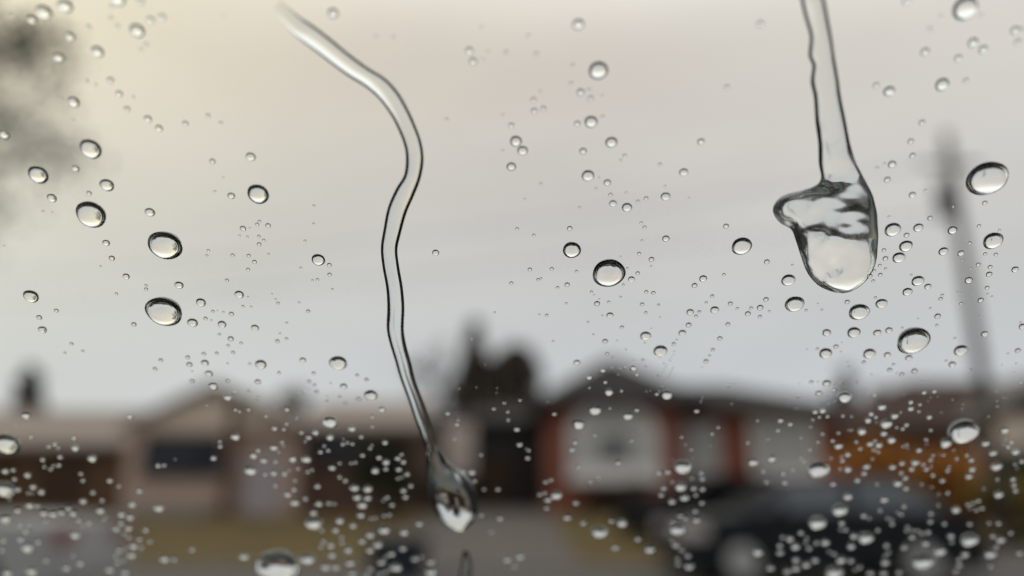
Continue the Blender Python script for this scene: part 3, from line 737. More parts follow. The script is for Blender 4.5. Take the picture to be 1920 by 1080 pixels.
(6472,-5719,71.0,"nearest small raindrop left of the big drop by the slate hatchback's tail"),
(6039,-4124,66.0,'second nearest small raindrop right of the lower bright drop on the hatchback roof'),
(4955,-5878,70.9,'fifth nearest small raindrop below left of the lower bright drop on the hatchback roof'),
(-4172,-1931,59.6,'second nearest small raindrop left of the bright drop over the navy window'),
(-6194,-4244,66.0,'sixth nearest small raindrop above right of the bright drop over the silver boot'),
(6301,-3280,63.1,'small raindrop below right of the bright drop over the red-roofed house'),
(-3415,-3202,62.8,'second nearest small raindrop below left of the bright drop over the navy window'),
(5115,-5786,69.9,'second nearest small raindrop below the lower bright drop on the hatchback roof'),
(4587,1790,48.5,'small raindrop above right of the ragged water blob'),
(-7780,-5866,70.0,'small raindrop below right of the bright drop over the silver boot'),
(138,-5555,69.1,'small raindrop left of the bright drop on the brown lawn'),
(-2157,-3464,63.0,'nearest small raindrop below right of the bright drop over the navy window'),
(-2509,-4075,64.7,'nearest small raindrop above right of the bright oval drop on the lawn'),
(6046,121,52.6,'small raindrop above right of the big drop just short of the pole'),
(2527,148,52.5,'small raindrop below left of the isolated bold drop in grey sky'),
(-6310,-4555,65.2,'ninth nearest small raindrop right of the bright drop over the silver boot'),
(5715,-2300,58.9,'small raindrop above right of the bright drop over the red-roofed house'),
(5782,-5296,66.8,'second nearest small raindrop below right of the lower bright drop on the hatchback roof'),
(-7870,-4264,64.0,'small raindrop above the bright drop over the silver boot'),
(-3669,-2950,60.2,'third nearest small raindrop below left of the bright drop over the navy window'),
(7264,-2866,60.0,"nearest small raindrop below right of the big drop at the pole's foot"),
(-4369,-1284,55.5,'nearest small raindrop below right of the lower big drop over the gabled house'),
(-2774,-2737,59.4,'nearest small raindrop below the bright drop over the navy window'),
(-3096,-5524,67.0,'second nearest small raindrop below right of the bright oval drop on the lawn'),
(-3544,-662,53.5,'small raindrop above left of the bold drop beside the rivulet tail'),
(-2421,-2559,58.5,'nearest small raindrop right of the bright drop over the navy window'),
(-4014,-3130,60.0,'fifth nearest small raindrop below left of the bright drop over the navy window'),
(-1416,-5703,67.0,"small raindrop below the wriggling rivulet's fat head"),
(5285,-3430,60.5,'small raindrop right of the big bright drop above the slate hatchback'),
(-3929,3496,41.8,'nearest small raindrop above right of the round drop high in the warm sky'),
(7793,-5512,66.1,'small raindrop below the bright oval drop over the driveway'),
(-6783,-5996,67.4,'fourth nearest small raindrop right of the bright drop over the silver boot'),
(-2807,-6014,67.4,'seventh nearest small raindrop below right of the bright oval drop on the lawn'),
(-435,3043,42.9,'nearest small raindrop above left of the upper of two touching drops'),
(-4247,2365,44.5,'second nearest small raindrop above right of the plump drop below the blurred treetop'),
(-474,3160,42.3,'second nearest small raindrop above left of the upper of two touching drops'),
(-2264,-5711,65.9,'eighth nearest small raindrop below right of the bright oval drop on the lawn'),
(-2429,-5396,65.0,'sixth nearest small raindrop below right of the bright oval drop on the lawn'),
(2424,-396,51.6,'second nearest small raindrop above right of the drop on the brick roof peak'),
(4232,3699,40.6,'small raindrop left of the fat drop cut by the top edge'),
(-3074,-5847,65.9,'fourth nearest small raindrop below right of the bright oval drop on the lawn'),
(-1968,-3272,59.0,'second nearest small raindrop below right of the bright drop over the navy window'),
(4700,-5106,63.7,'second nearest small raindrop below left of the lower bright drop on the hatchback roof'),
(-5284,1736,45.6,'small raindrop below left of the plump drop below the blurred treetop'),
(-1931,-2167,55.9,'second nearest small raindrop right of the bright drop over the navy window'),
(-6968,-4160,60.9,'fourth nearest small raindrop above right of the bright drop over the silver boot'),
(1255,1262,46.5,'nearest small raindrop above the big double-rimmed drop in mid sky'),
(-2339,-4081,60.5,'second nearest small raindrop above right of the bright oval drop on the lawn'),
(7449,-3071,57.9,"second nearest small raindrop below right of the big drop at the pole's foot"),
(785,2687,42.7,'small raindrop below left of the big ring-like drop in upper sky'),
(-5211,692,47.9,'small raindrop below right of the big tilted drop in the warm sky'),
(2359,-749,51.6,'nearest small raindrop above right of the drop on the brick roof peak'),
(-3471,1367,46.0,'small raindrop left of the bold lone drop beside the rivulet bend'),
(1969,757,47.5,'small raindrop above right of the big double-rimmed drop in mid sky'),
(-7554,-4473,61.0,'second nearest small raindrop above right of the bright drop over the silver boot'),
(-2493,-4495,61.1,'fourth nearest small raindrop right of the bright oval drop on the lawn'),
(-3265,-4437,60.8,'nearest small raindrop above the bright oval drop on the lawn'),
(914,-4553,61.1,'nearest small raindrop above left of the bright drop on the brown lawn'),
(-2447,-1721,53.7,'small raindrop below the bold drop beside the rivulet tail'),
(-6413,-4832,61.7,'sixth nearest small raindrop right of the bright drop over the silver boot'),
(1166,1547,45.0,'second nearest small raindrop above the big double-rimmed drop in mid sky'),
(-6434,-4485,60.6,'fifth nearest small raindrop right of the bright drop over the silver boot'),
(6602,290,48.2,'second nearest small raindrop below the largest drop beside the pole top'),
(5636,-2904,56.4,'third nearest small raindrop below the bright drop over the red-roofed house'),
(-4145,2250,42.8,'small raindrop right of the plump drop below the blurred treetop'),
(6273,-1311,51.7,'small raindrop below right of the big drop just short of the pole'),
(4982,3078,40.5,'small raindrop below the fat drop cut by the top edge'),
(-2541,-5152,61.4,'fifth nearest small raindrop right of the bright oval drop on the lawn'),
(1737,-1377,51.7,'small raindrop below left of the drop on the brick roof peak'),
(-3085,-5263,61.5,'nearest small raindrop below right of the bright oval drop on the lawn'),
(-3618,-4004,58.3,'second nearest small raindrop above left of the bright oval drop on the lawn'),
(5209,-703,49.8,'small raindrop above left of the big drop just short of the pole'),
(6554,-765,49.8,'nearest small raindrop right of the big drop just short of the pole'),
(2600,-4174,58.3,'nearest small raindrop below the bright drop over the black car'),
(-3149,-4225,58.3,'second nearest small raindrop above the bright oval drop on the lawn'),
(849,1962,42.8,'small raindrop right of the upper of two touching drops'),
(-81,-5644,61.7,"small raindrop below right of the wriggling rivulet's fat head"),
(-7498,-5749,61.7,'nearest small raindrop right of the bright drop over the silver boot'),
(4600,-5452,61.0,'fourth nearest small raindrop below left of the lower bright drop on the hatchback roof'),
(-7700,-4450,58.4,'nearest small raindrop above right of the bright drop over the silver boot'),
(5764,-5032,59.9,'nearest small raindrop right of the lower bright drop on the hatchback roof'),
(2242,2084,42.1,'small raindrop above the isolated bold drop in grey sky'),
(4511,-5869,61.8,'seventh nearest small raindrop below left of the lower bright drop on the hatchback roof'),
(4819,-5956,62.0,'sixth nearest small raindrop below left of the lower bright drop on the hatchback roof'),
(-8308,-5111,59.9,'small raindrop above left of the bright drop over the silver boot'),
(5562,-3366,55.5,'second nearest small raindrop below left of the bright drop over the red-roofed house'),
(-4498,2667,40.5,'nearest small raindrop above right of the plump drop below the blurred treetop'),
(-2826,-3393,55.5,'second nearest small raindrop below the bright drop over the navy window'),
(7398,-5025,59.4,'small raindrop left of the bright oval drop over the driveway'),
(6292,-6016,61.9,"third nearest small raindrop left of the big drop by the slate hatchback's tail"),
(6522,-6016,61.9,"second nearest small raindrop left of the big drop by the slate hatchback's tail"),
(-7990,-3476,55.5,'small raindrop below the half drop by the brown house'),
(-631,-3497,55.6,"small raindrop above right of the wriggling rivulet's fat head"),
(5619,-1190,49.8,'small raindrop below the big drop just short of the pole'),
(1336,-447,47.9,'small raindrop below the big double-rimmed drop in mid sky'),
(-2650,-4759,58.6,'third nearest small raindrop right of the bright oval drop on the lawn'),
(-1680,-5618,60.6,"third nearest small raindrop below left of the wriggling rivulet's fat head"),
(7238,-3590,55.6,"second nearest small raindrop below the big drop at the pole's foot"),
(923,-1274,49.8,'small raindrop above the bright drop topping the arched window'),
(-3796,3525,38.0,'second nearest small raindrop above right of the round drop high in the warm sky'),
(-2953,-4870,58.6,'nearest small raindrop right of the bright oval drop on the lawn'),
(584,-4126,56.8,'second nearest small raindrop above left of the bright drop on the brown lawn'),
(4618,-2191,52.0,'small raindrop below left of the bright drop beside the brick-house window'),
(-988,547,45.2,'small raindrop right of the crisp drop beside the rivulet kink'),
(7031,-639,47.9,'second nearest small raindrop right of the big drop just short of the pole'),
(5535,21,46.1,'small raindrop above the big drop just short of the pole'),
(-7578,-3948,55.7,'third nearest small raindrop below right of the half drop by the brown house'),
(7029,-5212,58.8,"small raindrop above the big drop by the slate hatchback's tail"),
(-3984,3690,37.1,'small raindrop above the round drop high in the warm sky'),
(1762,-5316,58.8,'small raindrop below right of the bright drop on the brown lawn'),
(-6617,-4845,57.7,'third nearest small raindrop right of the bright drop over the silver boot'),
(4946,1380,42.6,'small raindrop left of the largest drop beside the pole top'),
(-2072,-5491,59.2,"fifth nearest small raindrop below left of the wriggling rivulet's fat head"),
(-1867,-5351,58.8,"fourth nearest small raindrop below left of the wriggling rivulet's fat head"),
(1580,138,45.5,'small raindrop right of the big double-rimmed drop in mid sky'),
(-2984,-2636,52.1,'nearest small raindrop below left of the bright drop over the navy window'),
(-5091,182,45.3,'small raindrop below left of the upper big drop over the gabled house'),
(4487,-1849,49.9,'small raindrop left of the bright drop beside the brick-house window'),
(4910,-5653,59.0,'third nearest small raindrop below left of the lower bright drop on the hatchback roof'),
(5246,-5660,59.0,'nearest small raindrop below the lower bright drop on the hatchback roof'),
(5343,-2390,51.1,'small raindrop left of the bright drop over the red-roofed house'),
(-3870,-3232,53.0,'fourth nearest small raindrop below left of the bright drop over the navy window'),
(-7220,-4457,55.9,'third nearest small raindrop above right of the bright drop over the silver boot'),
(5303,-1137,47.9,'small raindrop below left of the big drop just short of the pole'),
(-5713,-2306,50.6,'small raindrop below the lower big drop over the gabled house'),
(5974,-3379,53.1,'fourth nearest small raindrop below the bright drop over the red-roofed house'),
(-2969,-1231,47.9,'small raindrop left of the bold drop beside the rivulet tail'),
(5497,-2873,51.8,'nearest small raindrop below left of the bright drop over the red-roofed house'),
(3059,-4621,55.9,'second nearest small raindrop below the bright drop over the black car'),
(-7670,-3832,54.0,'second nearest small raindrop below right of the half drop by the brown house'),
(7242,-3432,53.1,"nearest small raindrop below the big drop at the pole's foot"),
(2791,-5265,57.3,'third nearest small raindrop below the bright drop over the black car'),
(-1545,-4710,55.9,"nearest small raindrop below left of the wriggling rivulet's fat head"),
(-3761,-3513,53.1,'third nearest small raindrop above left of the bright oval drop on the lawn'),
(5812,539,43.5,'nearest small raindrop below the largest drop beside the pole top'),
(-7671,-3564,53.1,'nearest small raindrop below right of the half drop by the brown house'),
(5649,-2657,50.8,'nearest small raindrop below the bright drop over the red-roofed house'),
]
GROUP = 'raindrops on the windscreen'
for i, (x, s, r, lab) in enumerate(DROPS):
    rnd = random.Random(900 + i)
    o = bpy.data.objects.new('raindrop', (big if r > 75 else mid)[rnd.randrange(7)])
    o.location = gp(x * 1e-5, s * 1e-5, GAP); o.rotation_euler = (GM @ Matrix.Rotation(rnd.uniform(-.12, .12), 3, 'Z')).to_euler()
    q = r * 1e-5; a = rnd.uniform(.90, 1.0); o.scale = (q, q * a, q * rnd.uniform(.9, 1.08))
    col.objects.link(o); tag(o, lab, 'raindrop', GROUP)

FINE = [
(-6718,-5380,57.1), (1114,-1550,47.9), (2705,3456,36.2), (-6498,-4702,55.2), (-3114,-3813,53.1), (-5991,-3924,53.2), (-7405,-4430,53.9), (8713,-5458,56.2),
(3363,-321,44.3), (4581,1587,39.9), (5871,-5672,56.2), (-8113,-4387,53.3), (5809,-463,44.3), (5583,3258,35.8), (-4552,2827,36.6), (-6842,-5719,55.9),
(-198,-4573,53.3), (5919,-2155,47.7), (-1782,-3427,50.6), (1185,-4688,53.3), (5486,-4706,53.3), (-8204,-4778,53.3), (5806,-4520,52.7), (-6134,-4872,53.4),
(-6401,-3685,50.6), (-8164,-4923,53.4), (-3681,-1635,46.0), (-2466,-5884,55.4), (4561,-5269,54.0), (5208,-3104,49.2), (5128,-3759,50.6), (764,2308,37.0),
(2129,-5100,53.4), (4796,2321,36.9), (6286,215,41.6), (-8613,-5144,53.4), (-3413,904,40.0), (-8037,-5179,53.4), (-1746,-3916,50.6), (6376,-5266,53.4),
(-6684,-2751,47.8), (6690,-5318,53.4), (-3592,-2551,47.3), (-1725,-4063,50.6), (-5469,-5370,53.5), (-8734,-5388,53.5), (258,2464,36.2), (925,-2996,48.1),
(4029,-2388,46.8), (6287,-3011,48.1), (-5839,-5634,53.8), (1041,-4202,50.7), (-5202,462,40.4), (3029,-5540,53.5), (-4595,-1311,44.1), (-8060,-5662,53.5),
(-4646,-3184,48.1), (5075,-5339,52.8), (-3595,-3526,48.8), (5768,-1431,44.1), (-1780,-3185,47.9), (6101,-3295,48.1), (6791,-6001,53.6), (2460,-3487,48.1),
(5564,-3517,48.1), (-7023,-4693,50.6), (4144,2768,34.6), (-3916,-851,42.4), (-2541,-6044,53.4), (6245,-3620,48.1), (6312,-200,40.8), (5496,-3680,48.1),
(6850,-3683,48.1), (4853,-4940,50.7), (1148,-255,40.7), (4353,-3735,48.1), (4729,2087,35.8), (6754,-5053,50.7), (-6299,-5101,50.7), (2433,-3864,48.1),
(2918,-3864,48.1), (3059,-3880,48.1), (-3497,-3889,48.1), (7783,-5794,52.1), (73,-2570,45.2), (7965,-3656,47.4), (-1947,-2848,45.6), (-3100,-2740,45.4),
(117,-2890,45.7), (6244,-2325,44.4), (-3195,-5152,50.2), (-3822,2309,34.7), (6291,-3428,46.5), (4513,-2217,44.0), (2429,-612,40.6), (-3607,1830,35.4),
(-7258,-4331,48.1), (-2069,-3170,45.7), (7164,-3228,45.7), (3027,-3644,46.5), (4801,1905,35.1), (2428,38,38.9), (42,-5830,50.8), (-4457,2487,33.8),
(-7938,-3896,46.8), (-1660,-3535,45.9), (-7177,-4617,48.1), (5356,-2259,43.3), (1300,-893,40.5), (8112,-5031,48.9), (2332,-3509,45.6), (4290,-3524,45.6),
(903,2614,33.1), (2711,938,36.4), (7116,-1058,40.4), (6986,-4924,48.1), (3213,-421,38.9), (3323,409,37.2), (1814,446,37.0), (6322,-3865,45.6),
(-6461,-485,38.8), (-8,2288,33.2), (968,-2844,43.3), (2410,-4014,45.6), (7767,-5943,49.2), (1304,-1421,40.3), (-2883,-5187,47.6), (-1957,-4251,45.5),
(364,2491,32.2), (2908,-5388,47.6), (-7024,-3162,43.2), (5033,808,35.3), (2889,-5758,48.1), (7637,-2941,42.6), (-1697,-3267,43.2), (1660,-3279,43.2),
(3417,-187,37.2), (4720,186,36.5), (6520,-3424,43.4), (245,2595,31.7), (732,906,34.9), (-7019,-2888,42.2), (-7722,-4631,45.5), (1651,-4641,45.5),
(-3088,948,34.7), (-767,-3480,43.2), (-5548,-3350,42.9), (8092,-4698,45.5), (5883,-2025,40.0), (4856,458,35.2), (-2316,-6019,47.4), (8029,-3789,43.2),
(5148,2823,30.6), (4189,-2461,40.5), (-5199,-603,36.9), (-7331,-2734,40.9), (2745,-2199,39.9), (-6139,-5165,45.4), (8097,-3922,43.1), (-3342,-2165,39.7),
(5166,-5199,45.4), (-6752,-3962,43.0), (5944,-2478,40.1), (-3255,-5294,45.3), (733,51,35.3), (-3348,-4103,43.0), (8258,-5298,45.1), (2894,-846,36.8),
(5589,-4862,44.2), (-5219,1402,32.6), (-6820,-5543,45.4), (-3921,-3013,40.6), (7729,-5637,45.4), (7653,-2839,40.2), (4520,-227,35.4), (245,-3180,40.8),
(-2206,-5961,45.9), (4695,-1785,38.2), (4541,-989,36.7), (-7317,-3221,40.8), (6023,-1836,38.2), (-1985,-3418,41.1), (7964,-3259,40.8), (8332,-5820,45.3),
(2774,-4508,42.9), (-2253,-1960,38.1), (5533,-5480,44.4), (-3823,-427,35.2), (5262,1055,32.5), (-7855,-3445,40.7), (2449,2745,29.4), (6948,-4665,42.9),
(3960,-3472,40.7), (2755,-1252,36.6), (5156,-3236,40.1), (-6464,-5046,43.2), (-7906,-3652,40.6), (-2651,-3683,40.6), (-7101,-3338,40.0), (5408,-1411,36.5),
(-957,-2246,37.9), (5592,3396,27.8), (5879,1268,31.6), (-1620,-3805,40.6), (7577,-4154,41.2), (-4623,3418,27.7), (6065,-5851,44.2), (-2021,-4072,40.8),
(-4626,-1620,36.3), (-2984,-4214,40.8), (535,-3711,39.9), (-6654,-4142,40.5), (2990,-3520,39.3), (-5188,2602,28.6), (2948,-255,33.5), (3092,-4205,40.4),
(-2962,-3048,38.4), (6169,-1818,36.2), (6328,-4723,41.2), (-2320,-3120,38.4), (6407,-4292,40.4), (567,-4327,40.4), (7693,-4327,40.4), (-2389,358,32.2),
(3008,-4398,40.4), (-2878,-5047,41.5), (-4490,-2929,37.7), (6901,-4469,40.3), (-505,-4489,40.3), (2968,-601,33.3), (7196,-4716,40.3), (-7745,-4267,39.5),
(6146,-3512,38.2), (7620,-4726,40.2), (-6715,-5661,41.7), (-8050,-4783,40.2), (6667,-3566,38.2), (1855,-2178,35.7), (5601,-1490,34.5), (6128,-4877,40.2),
(-347,-4910,40.2), (6884,-4944,40.2), (8382,-4951,40.2), (-3197,-2640,36.3), (-4108,-1610,34.4), (6867,-3459,37.5), (-2299,-2727,36.3), (4566,-5053,40.1),
(-225,-3883,38.0), (-7140,-4751,39.3), (445,-4007,37.9), (-6323,-5323,40.0), (-7129,-2943,36.0), (2661,-4658,38.8), (6261,327,30.6), (-6189,-370,31.6),
(6093,366,30.4), (2866,-4575,38.5), (-7556,-5524,40.0), (-3358,407,30.2), (-4592,-1182,32.8), (-2021,-4489,38.2), (-4984,-1233,32.8), (6528,-3223,35.9),
(-3693,-3255,35.9), (-2598,-2882,35.1), (-3188,-4878,38.3), (-5105,-1392,32.7), (271,3126,25.4), (-71,3141,25.3), (4425,-3432,35.8), (-3536,2406,26.4),
(7439,-4244,37.0), (632,-2257,33.8), (-2088,-2310,33.9), (-3250,673,29.1), (6330,4,30.2), (-6522,-4969,38.0), (-829,-2464,34.0), (-6814,-3527,35.7),
(1661,1332,28.0), (-3905,-3542,35.7), (-4046,3229,24.9), (6412,-4486,37.1), (-2101,-1595,32.5), (1891,-81,30.1), (-1562,-5567,38.8), (-2732,-3603,35.7),
(4026,-2586,34.0), (619,-3667,35.7), (-6829,-3685,35.6), (-594,-3694,35.6), (-3273,-893,31.2), (4058,-3724,35.6), (5766,-179,30.0), (1254,-3739,35.6),
(6445,-3324,34.9), (4854,207,29.3), (-2404,211,29.3), (-3784,-3801,35.5), (-6296,-3810,35.5), (1654,232,29.2), (2866,-5619,38.3), (1758,-266,29.9),
(-2850,-1823,32.3), (4908,-2810,33.8), (-2182,-5568,38.1), (234,290,29.0), (4575,3399,24.1), (-5451,-3338,34.5), (5912,-2560,33.3), (7023,-3971,35.4),
(-4350,-1118,31.0), (-4306,3432,24.0), (2970,-4018,35.4), (6784,-4882,36.7), (7460,-5176,37.1), (5369,-2978,33.6), (-2840,-3015,33.6), (-4193,-503,29.7),
(-4355,3517,23.6), (-4314,3637,23.3), (5442,-2323,32.3), (4802,585,27.8), (6927,-3194,33.4), (7616,-4374,35.2), (6041,-4393,35.2), (1056,2389,24.9),
(1794,-1500,30.7), (1035,-3373,33.3), (1795,-64,28.3), (-6752,-4598,35.1), (-9,74,28.1), (-3363,-3409,33.3), (-3395,-2462,31.9), (1217,1380,26.1),
(-2110,-4507,34.8), (1351,-1640,30.5), (4334,-1640,30.5), (2686,-133,28.3), (-3220,-3481,33.2), (5584,-3000,32.5), (4986,-5184,35.6), (2261,-940,29.3),
(-7259,-3426,32.9), (5552,-2807,32.0), (1376,-3634,33.1), (-3522,-2839,31.9), (7507,-4204,33.9), (-3446,-3679,33.1), (6458,-5450,35.7), (5915,940,26.3),
(2824,-1046,29.2), (521,298,27.2), (2119,-1867,30.3), (-3224,962,26.2), (5323,-1895,30.3), (-3932,-1094,29.1), (6330,-2783,31.5), (1343,-1115,29.1),
(-2770,-381,28.0), (875,2714,23.5), (526,-3971,33.2), (5271,-2828,31.5), (4980,-5076,34.6), (-2458,-2035,30.2), (3385,-470,27.9), (-2450,-2875,31.4),
(670,2792,23.2), (5002,-1267,29.0), (2710,-5149,34.5), (-3417,502,26.4), (-3623,508,26.4), (-4824,2818,23.1), (6271,519,26.3), (6130,527,26.3),
(1645,533,26.3), (-6600,-5338,34.6), (1786,1787,24.4), (-1711,-3098,31.2), (1517,-651,27.7), (-2848,-1470,28.8), (5664,-3044,31.0), (7059,-3123,31.0),
(-271,-2153,29.6), (-4107,-2173,29.7), (-3913,-2173,29.7), (-4881,-21,26.6), (1351,1900,23.9), (4716,-2310,29.7), (6601,-4786,33.2), (-56,-2379,29.7),
(680,3001,22.2), (-2187,-2967,30.5), (-2933,-1625,28.6), (6611,-4887,33.1), (-3773,121,26.2), (-2258,-4564,32.6), (6697,-4874,33.1), (-1809,-3631,31.2),
(-6159,-940,27.4), (-3455,-2573,29.6), (6341,-2587,29.6), (6423,-5531,33.6), (7932,-4696,32.4), (1680,923,24.7), (4556,-3251,30.3), (-3463,290,25.5),
(3044,-2663,29.5), (4723,-2663,29.5), (3243,-330,26.3), (-4119,3175,21.5), (1261,-2688,29.4), (-4165,-1106,27.2), (7715,-3650,30.6), (2547,-392,26.2),
(-5437,3546,20.8), (180,3324,21.1), (5083,3546,20.8), (5831,-3763,30.5), (2511,-465,26.1), (5436,-5426,32.8), (257,-3015,29.5), (6031,-2069,28.2),
(-2447,-3276,29.8), (1825,-2812,29.1), (-449,-3879,30.5), (3611,-2848,29.1), (-4475,-2834,28.9), (-2336,-4574,31.0), (-3344,-1463,26.9), (-2898,-4220,30.5),
(1564,1288,23.2), (-2228,-1508,26.8), (2118,-1508,26.8), (-6994,-2970,28.7), (5877,690,23.9), (4596,-2997,28.7), (-63,-2213,27.7), (-3147,-3438,29.2),
(5998,-5912,32.4), (-3181,732,23.7), (-7188,-3350,29.0), (4944,-2297,27.7), (-3675,-2305,27.7), (4598,-2318,27.6), (-475,-3112,28.6), (6694,-3112,28.6),
(4785,110,24.4), (6535,-3118,28.6), (6290,-4604,30.5), (-3234,789,23.5), (-2523,-2848,28.2), (7372,-1653,26.7), (277,805,23.5), (-3407,2317,21.4),
(2793,211,24.0), (344,131,24.1), (-2695,-3293,28.5), (-3156,-248,24.6), (64,900,23.1), (6065,-253,24.6), (3116,-2527,27.4), (-762,2357,21.2),
(-2114,-2533,27.4), (4759,269,23.8), (-3047,-1828,26.5), (-7339,-3375,28.4), (-7796,-3970,29.1), (5162,-3417,28.3), (4811,352,23.5), (-3187,1006,22.7),
(-4066,-383,24.4), (4958,-2647,27.2), (1821,-405,24.4), (6213,-4579,29.5), (473,-447,24.3), (-3515,-3448,27.9), (2857,-3635,28.1), (4415,1743,21.4),
(-2518,-3292,27.6), (2559,-3711,28.1), (5909,-4579,29.1), (6545,-3763,28.0), (4691,-2835,26.7), (607,4,23.1), (6060,-2885,26.6), (5499,-4860,28.9),
(-4058,-777,23.9), (-4055,-2208,25.6), (6055,-2208,25.6), (-2889,-2918,26.4), (-3139,-849,23.8), (5769,-118,22.9), (-2573,131,22.6), (-3222,-2340,25.5),
(2766,-2995,26.3), (-2863,-1691,24.7), (5093,1439,20.9), (4510,-2372,25.5), (-3787,-928,23.7), (81,-5712,29.4), (6959,-4258,27.6), (-3976,-971,23.7),
(-3840,-1797,24.6), (1599,-1805,24.6), (846,261,22.1), (7504,-4331,27.5), (-1495,3317,18.5), (-1305,3310,18.5), (-270,3148,18.7), (4652,3539,18.2),
(4290,-1030,23.6), (-4061,-1836,24.5), (5614,-3197,26.1), (-2088,-4142,27.1), (5810,-2533,25.2), (3055,-336,22.6), (1633,985,21.1), (-2526,-1913,24.4),
(3995,-365,22.6), (7877,-3317,26.0), (118,-1983,24.4), (-2728,-1991,24.4), (4501,-3186,25.7), (-114,-2038,24.3), (1859,-1228,23.3), (-1138,-1291,23.3),
(-3733,-1299,23.3), (5435,-1308,23.2), (2586,-2730,24.7), (-3922,579,20.9), (5845,-619,22.3), (5120,-3143,25.1), (-8148,-4115,26.1), (-879,-2774,24.6),
(6860,-3371,25.2), (-4865,38,21.2), (1062,-64,21.2), (-5298,-94,21.2), (7257,-5996,27.7), (4883,-157,21.1), (6017,-2928,24.0), (-1743,-3601,24.7),
(1303,-229,21.0), (2620,-237,21.0), (1982,-275,20.9), (-4345,2630,17.8), (351,1529,19.0), (-3639,-299,20.9), (-7467,-2458,23.2), (4898,300,20.2),
(-3607,-3047,23.8), (-6041,-1068,21.7), (-6686,-4523,25.4), (4966,-3177,23.7), (-3158,-2821,23.2), (-3959,502,19.5), (1615,-1367,21.3), (843,1204,18.5),
(-5122,2353,17.3), (-2471,1225,18.5), (-7734,-3976,23.9), (6556,-1411,21.2), (-3514,-2914,22.7), (-108,2415,17.1), (4408,-2747,22.4), (1453,-2140,21.6),
(1479,51,19.4), (-2653,724,18.7), (7531,-2789,22.2), (-4731,2776,16.4), (-335,3418,15.7), (-323,3063,16.1), (323,2698,16.5), (-3663,1426,17.7),
(7570,-3873,22.9), (384,148,18.8), (6196,879,18.1), (1878,1497,17.4), (5142,-2587,21.5), (732,-253,19.2), (-805,-2372,21.3), (-2150,-2901,21.8),
(3686,-2391,21.2), (1511,308,18.4), (-2768,315,18.4), (-2509,971,17.7), (-6303,-1101,19.7), (-3715,-1913,20.5), (4200,-1916,20.5), (3497,-381,19.0),
(2793,-1149,19.7), (6337,-4436,22.8), (1421,-1163,19.6), (6820,-3005,21.4), (4510,-2518,20.9), (4738,1076,17.4), (6164,-1245,19.5), (-5873,1150,17.1),
(-3151,527,17.6), (1913,-1343,19.4), (-3094,-576,18.7), (5382,-662,18.5), (1310,1844,16.1), (6577,-3369,21.0), (-2395,-21,17.7), (1664,728,16.9),
(5955,-75,17.6), (6162,-842,18.3), (-2642,119,17.3), (-3380,783,16.7), (5011,-1648,19.0), (4769,-1653,18.9), (1407,1411,16.1), (-3475,801,16.7),
(1459,-146,17.5), (573,-893,18.2), (1036,1466,15.9), (5262,205,17.0), (5075,-2306,19.3), (-2870,-237,17.4), (6724,-3830,20.4), (-3532,-308,17.3),
(6014,308,16.7), (5671,-332,17.2), (4207,-358,17.2), (3662,360,16.5), (2661,-2893,19.4), (-3925,-396,17.1), (-3747,-1965,18.5), (-236,-401,17.1),
(6885,-3992,20.2), (-4514,-2082,18.3), (6092,-2955,19.1), (-4050,-1291,17.6), (1044,-564,16.8), (4811,-1343,17.5), (4493,1801,14.7), (5503,1214,15.2),
(-3128,3539,13.0), (1031,2655,13.7), (7183,-2108,17.7), (160,1323,14.8), (-3216,-758,16.5), (1128,-777,16.5), (6373,-96,15.8), (-111,1968,14.1),
(7941,-3399,18.5), (-2627,-1660,17.0), (6443,-140,15.7), (-3544,-146,15.7), (5784,-2224,17.4), (3144,-1708,16.9), (-3180,-185,15.7), (1125,-1746,16.9),
(-2575,-2776,17.6), (3925,-2775,17.6), (-3110,-1854,16.7), (-5386,339,14.8), (1823,341,14.8), (6998,-1113,16.0), (-3520,1613,13.8), (1061,1615,13.7),
(5475,-2421,16.8), (371,-436,15.2), (5858,431,14.5), (1233,-452,15.2), (6366,-2874,17.1), (7535,-2902,16.9), (-4119,-533,15.1), (5095,-2582,16.6),
(6978,-567,15.0), (-4586,-1438,15.4), (2191,1338,13.1), (-5620,2899,11.9), (6011,-81,14.1), (-3213,-96,14.0), (-5249,-3209,16.3), (1097,-114,14.0),
(-557,-858,14.5), (2296,-870,14.5), (4662,-1675,15.1), (1857,-924,14.4), (2184,-1726,15.0), (-767,-1764,14.9), (4129,-255,13.7), (2150,-1813,14.8),
(-3324,913,12.9), (7066,-1823,14.8), (216,-2972,15.6), (7123,-2306,15.1), (1602,-1039,14.2), (4631,-1082,14.1), (-2709,-1905,14.7), (7140,-2004,14.5),
(2780,-2017,14.5), (527,-2017,14.5), (6387,-465,13.4), (3244,-2056,14.4), (2242,-1240,13.9), (2023,-481,13.3), (4683,-2064,14.4), (5555,-503,13.3),
(1410,488,12.6), (-5757,1137,12.1), (7174,-1291,13.8), (2163,-1299,13.8), (1428,-1372,13.6), (1546,-1389,13.6), (5523,-1465,13.5), (3048,-2922,14.4),
(-6534,653,12.1), (5166,-1490,13.4), (4217,-2148,13.6), (6674,-2153,13.6), (4426,-1630,13.2), (3213,-1655,13.2), (1468,-881,12.6), (6631,-3108,14.0),
(1176,-179,12.1), (2506,-3204,13.8), (4145,-1037,12.3), (2282,-1075,12.3), (4024,-1944,12.7), (4761,-2020,12.7), (5303,-2025,12.7), (6481,-1975,12.7),
(7220,-1942,12.7), (-4002,-370,11.7), (6246,-385,11.7), (4773,-1262,11.9), (6984,-1318,11.8), (3889,-2778,12.6), (1922,-673,11.2), (1527,-1500,11.5),
(5932,-1595,11.3), (4791,-1608,11.3), (6003,-135,10.4), (4164,-1670,11.2), (-3240,-1942,11.3), (-219,-1746,11.2), (-228,-1841,11.2), (1961,-1813,11.2),
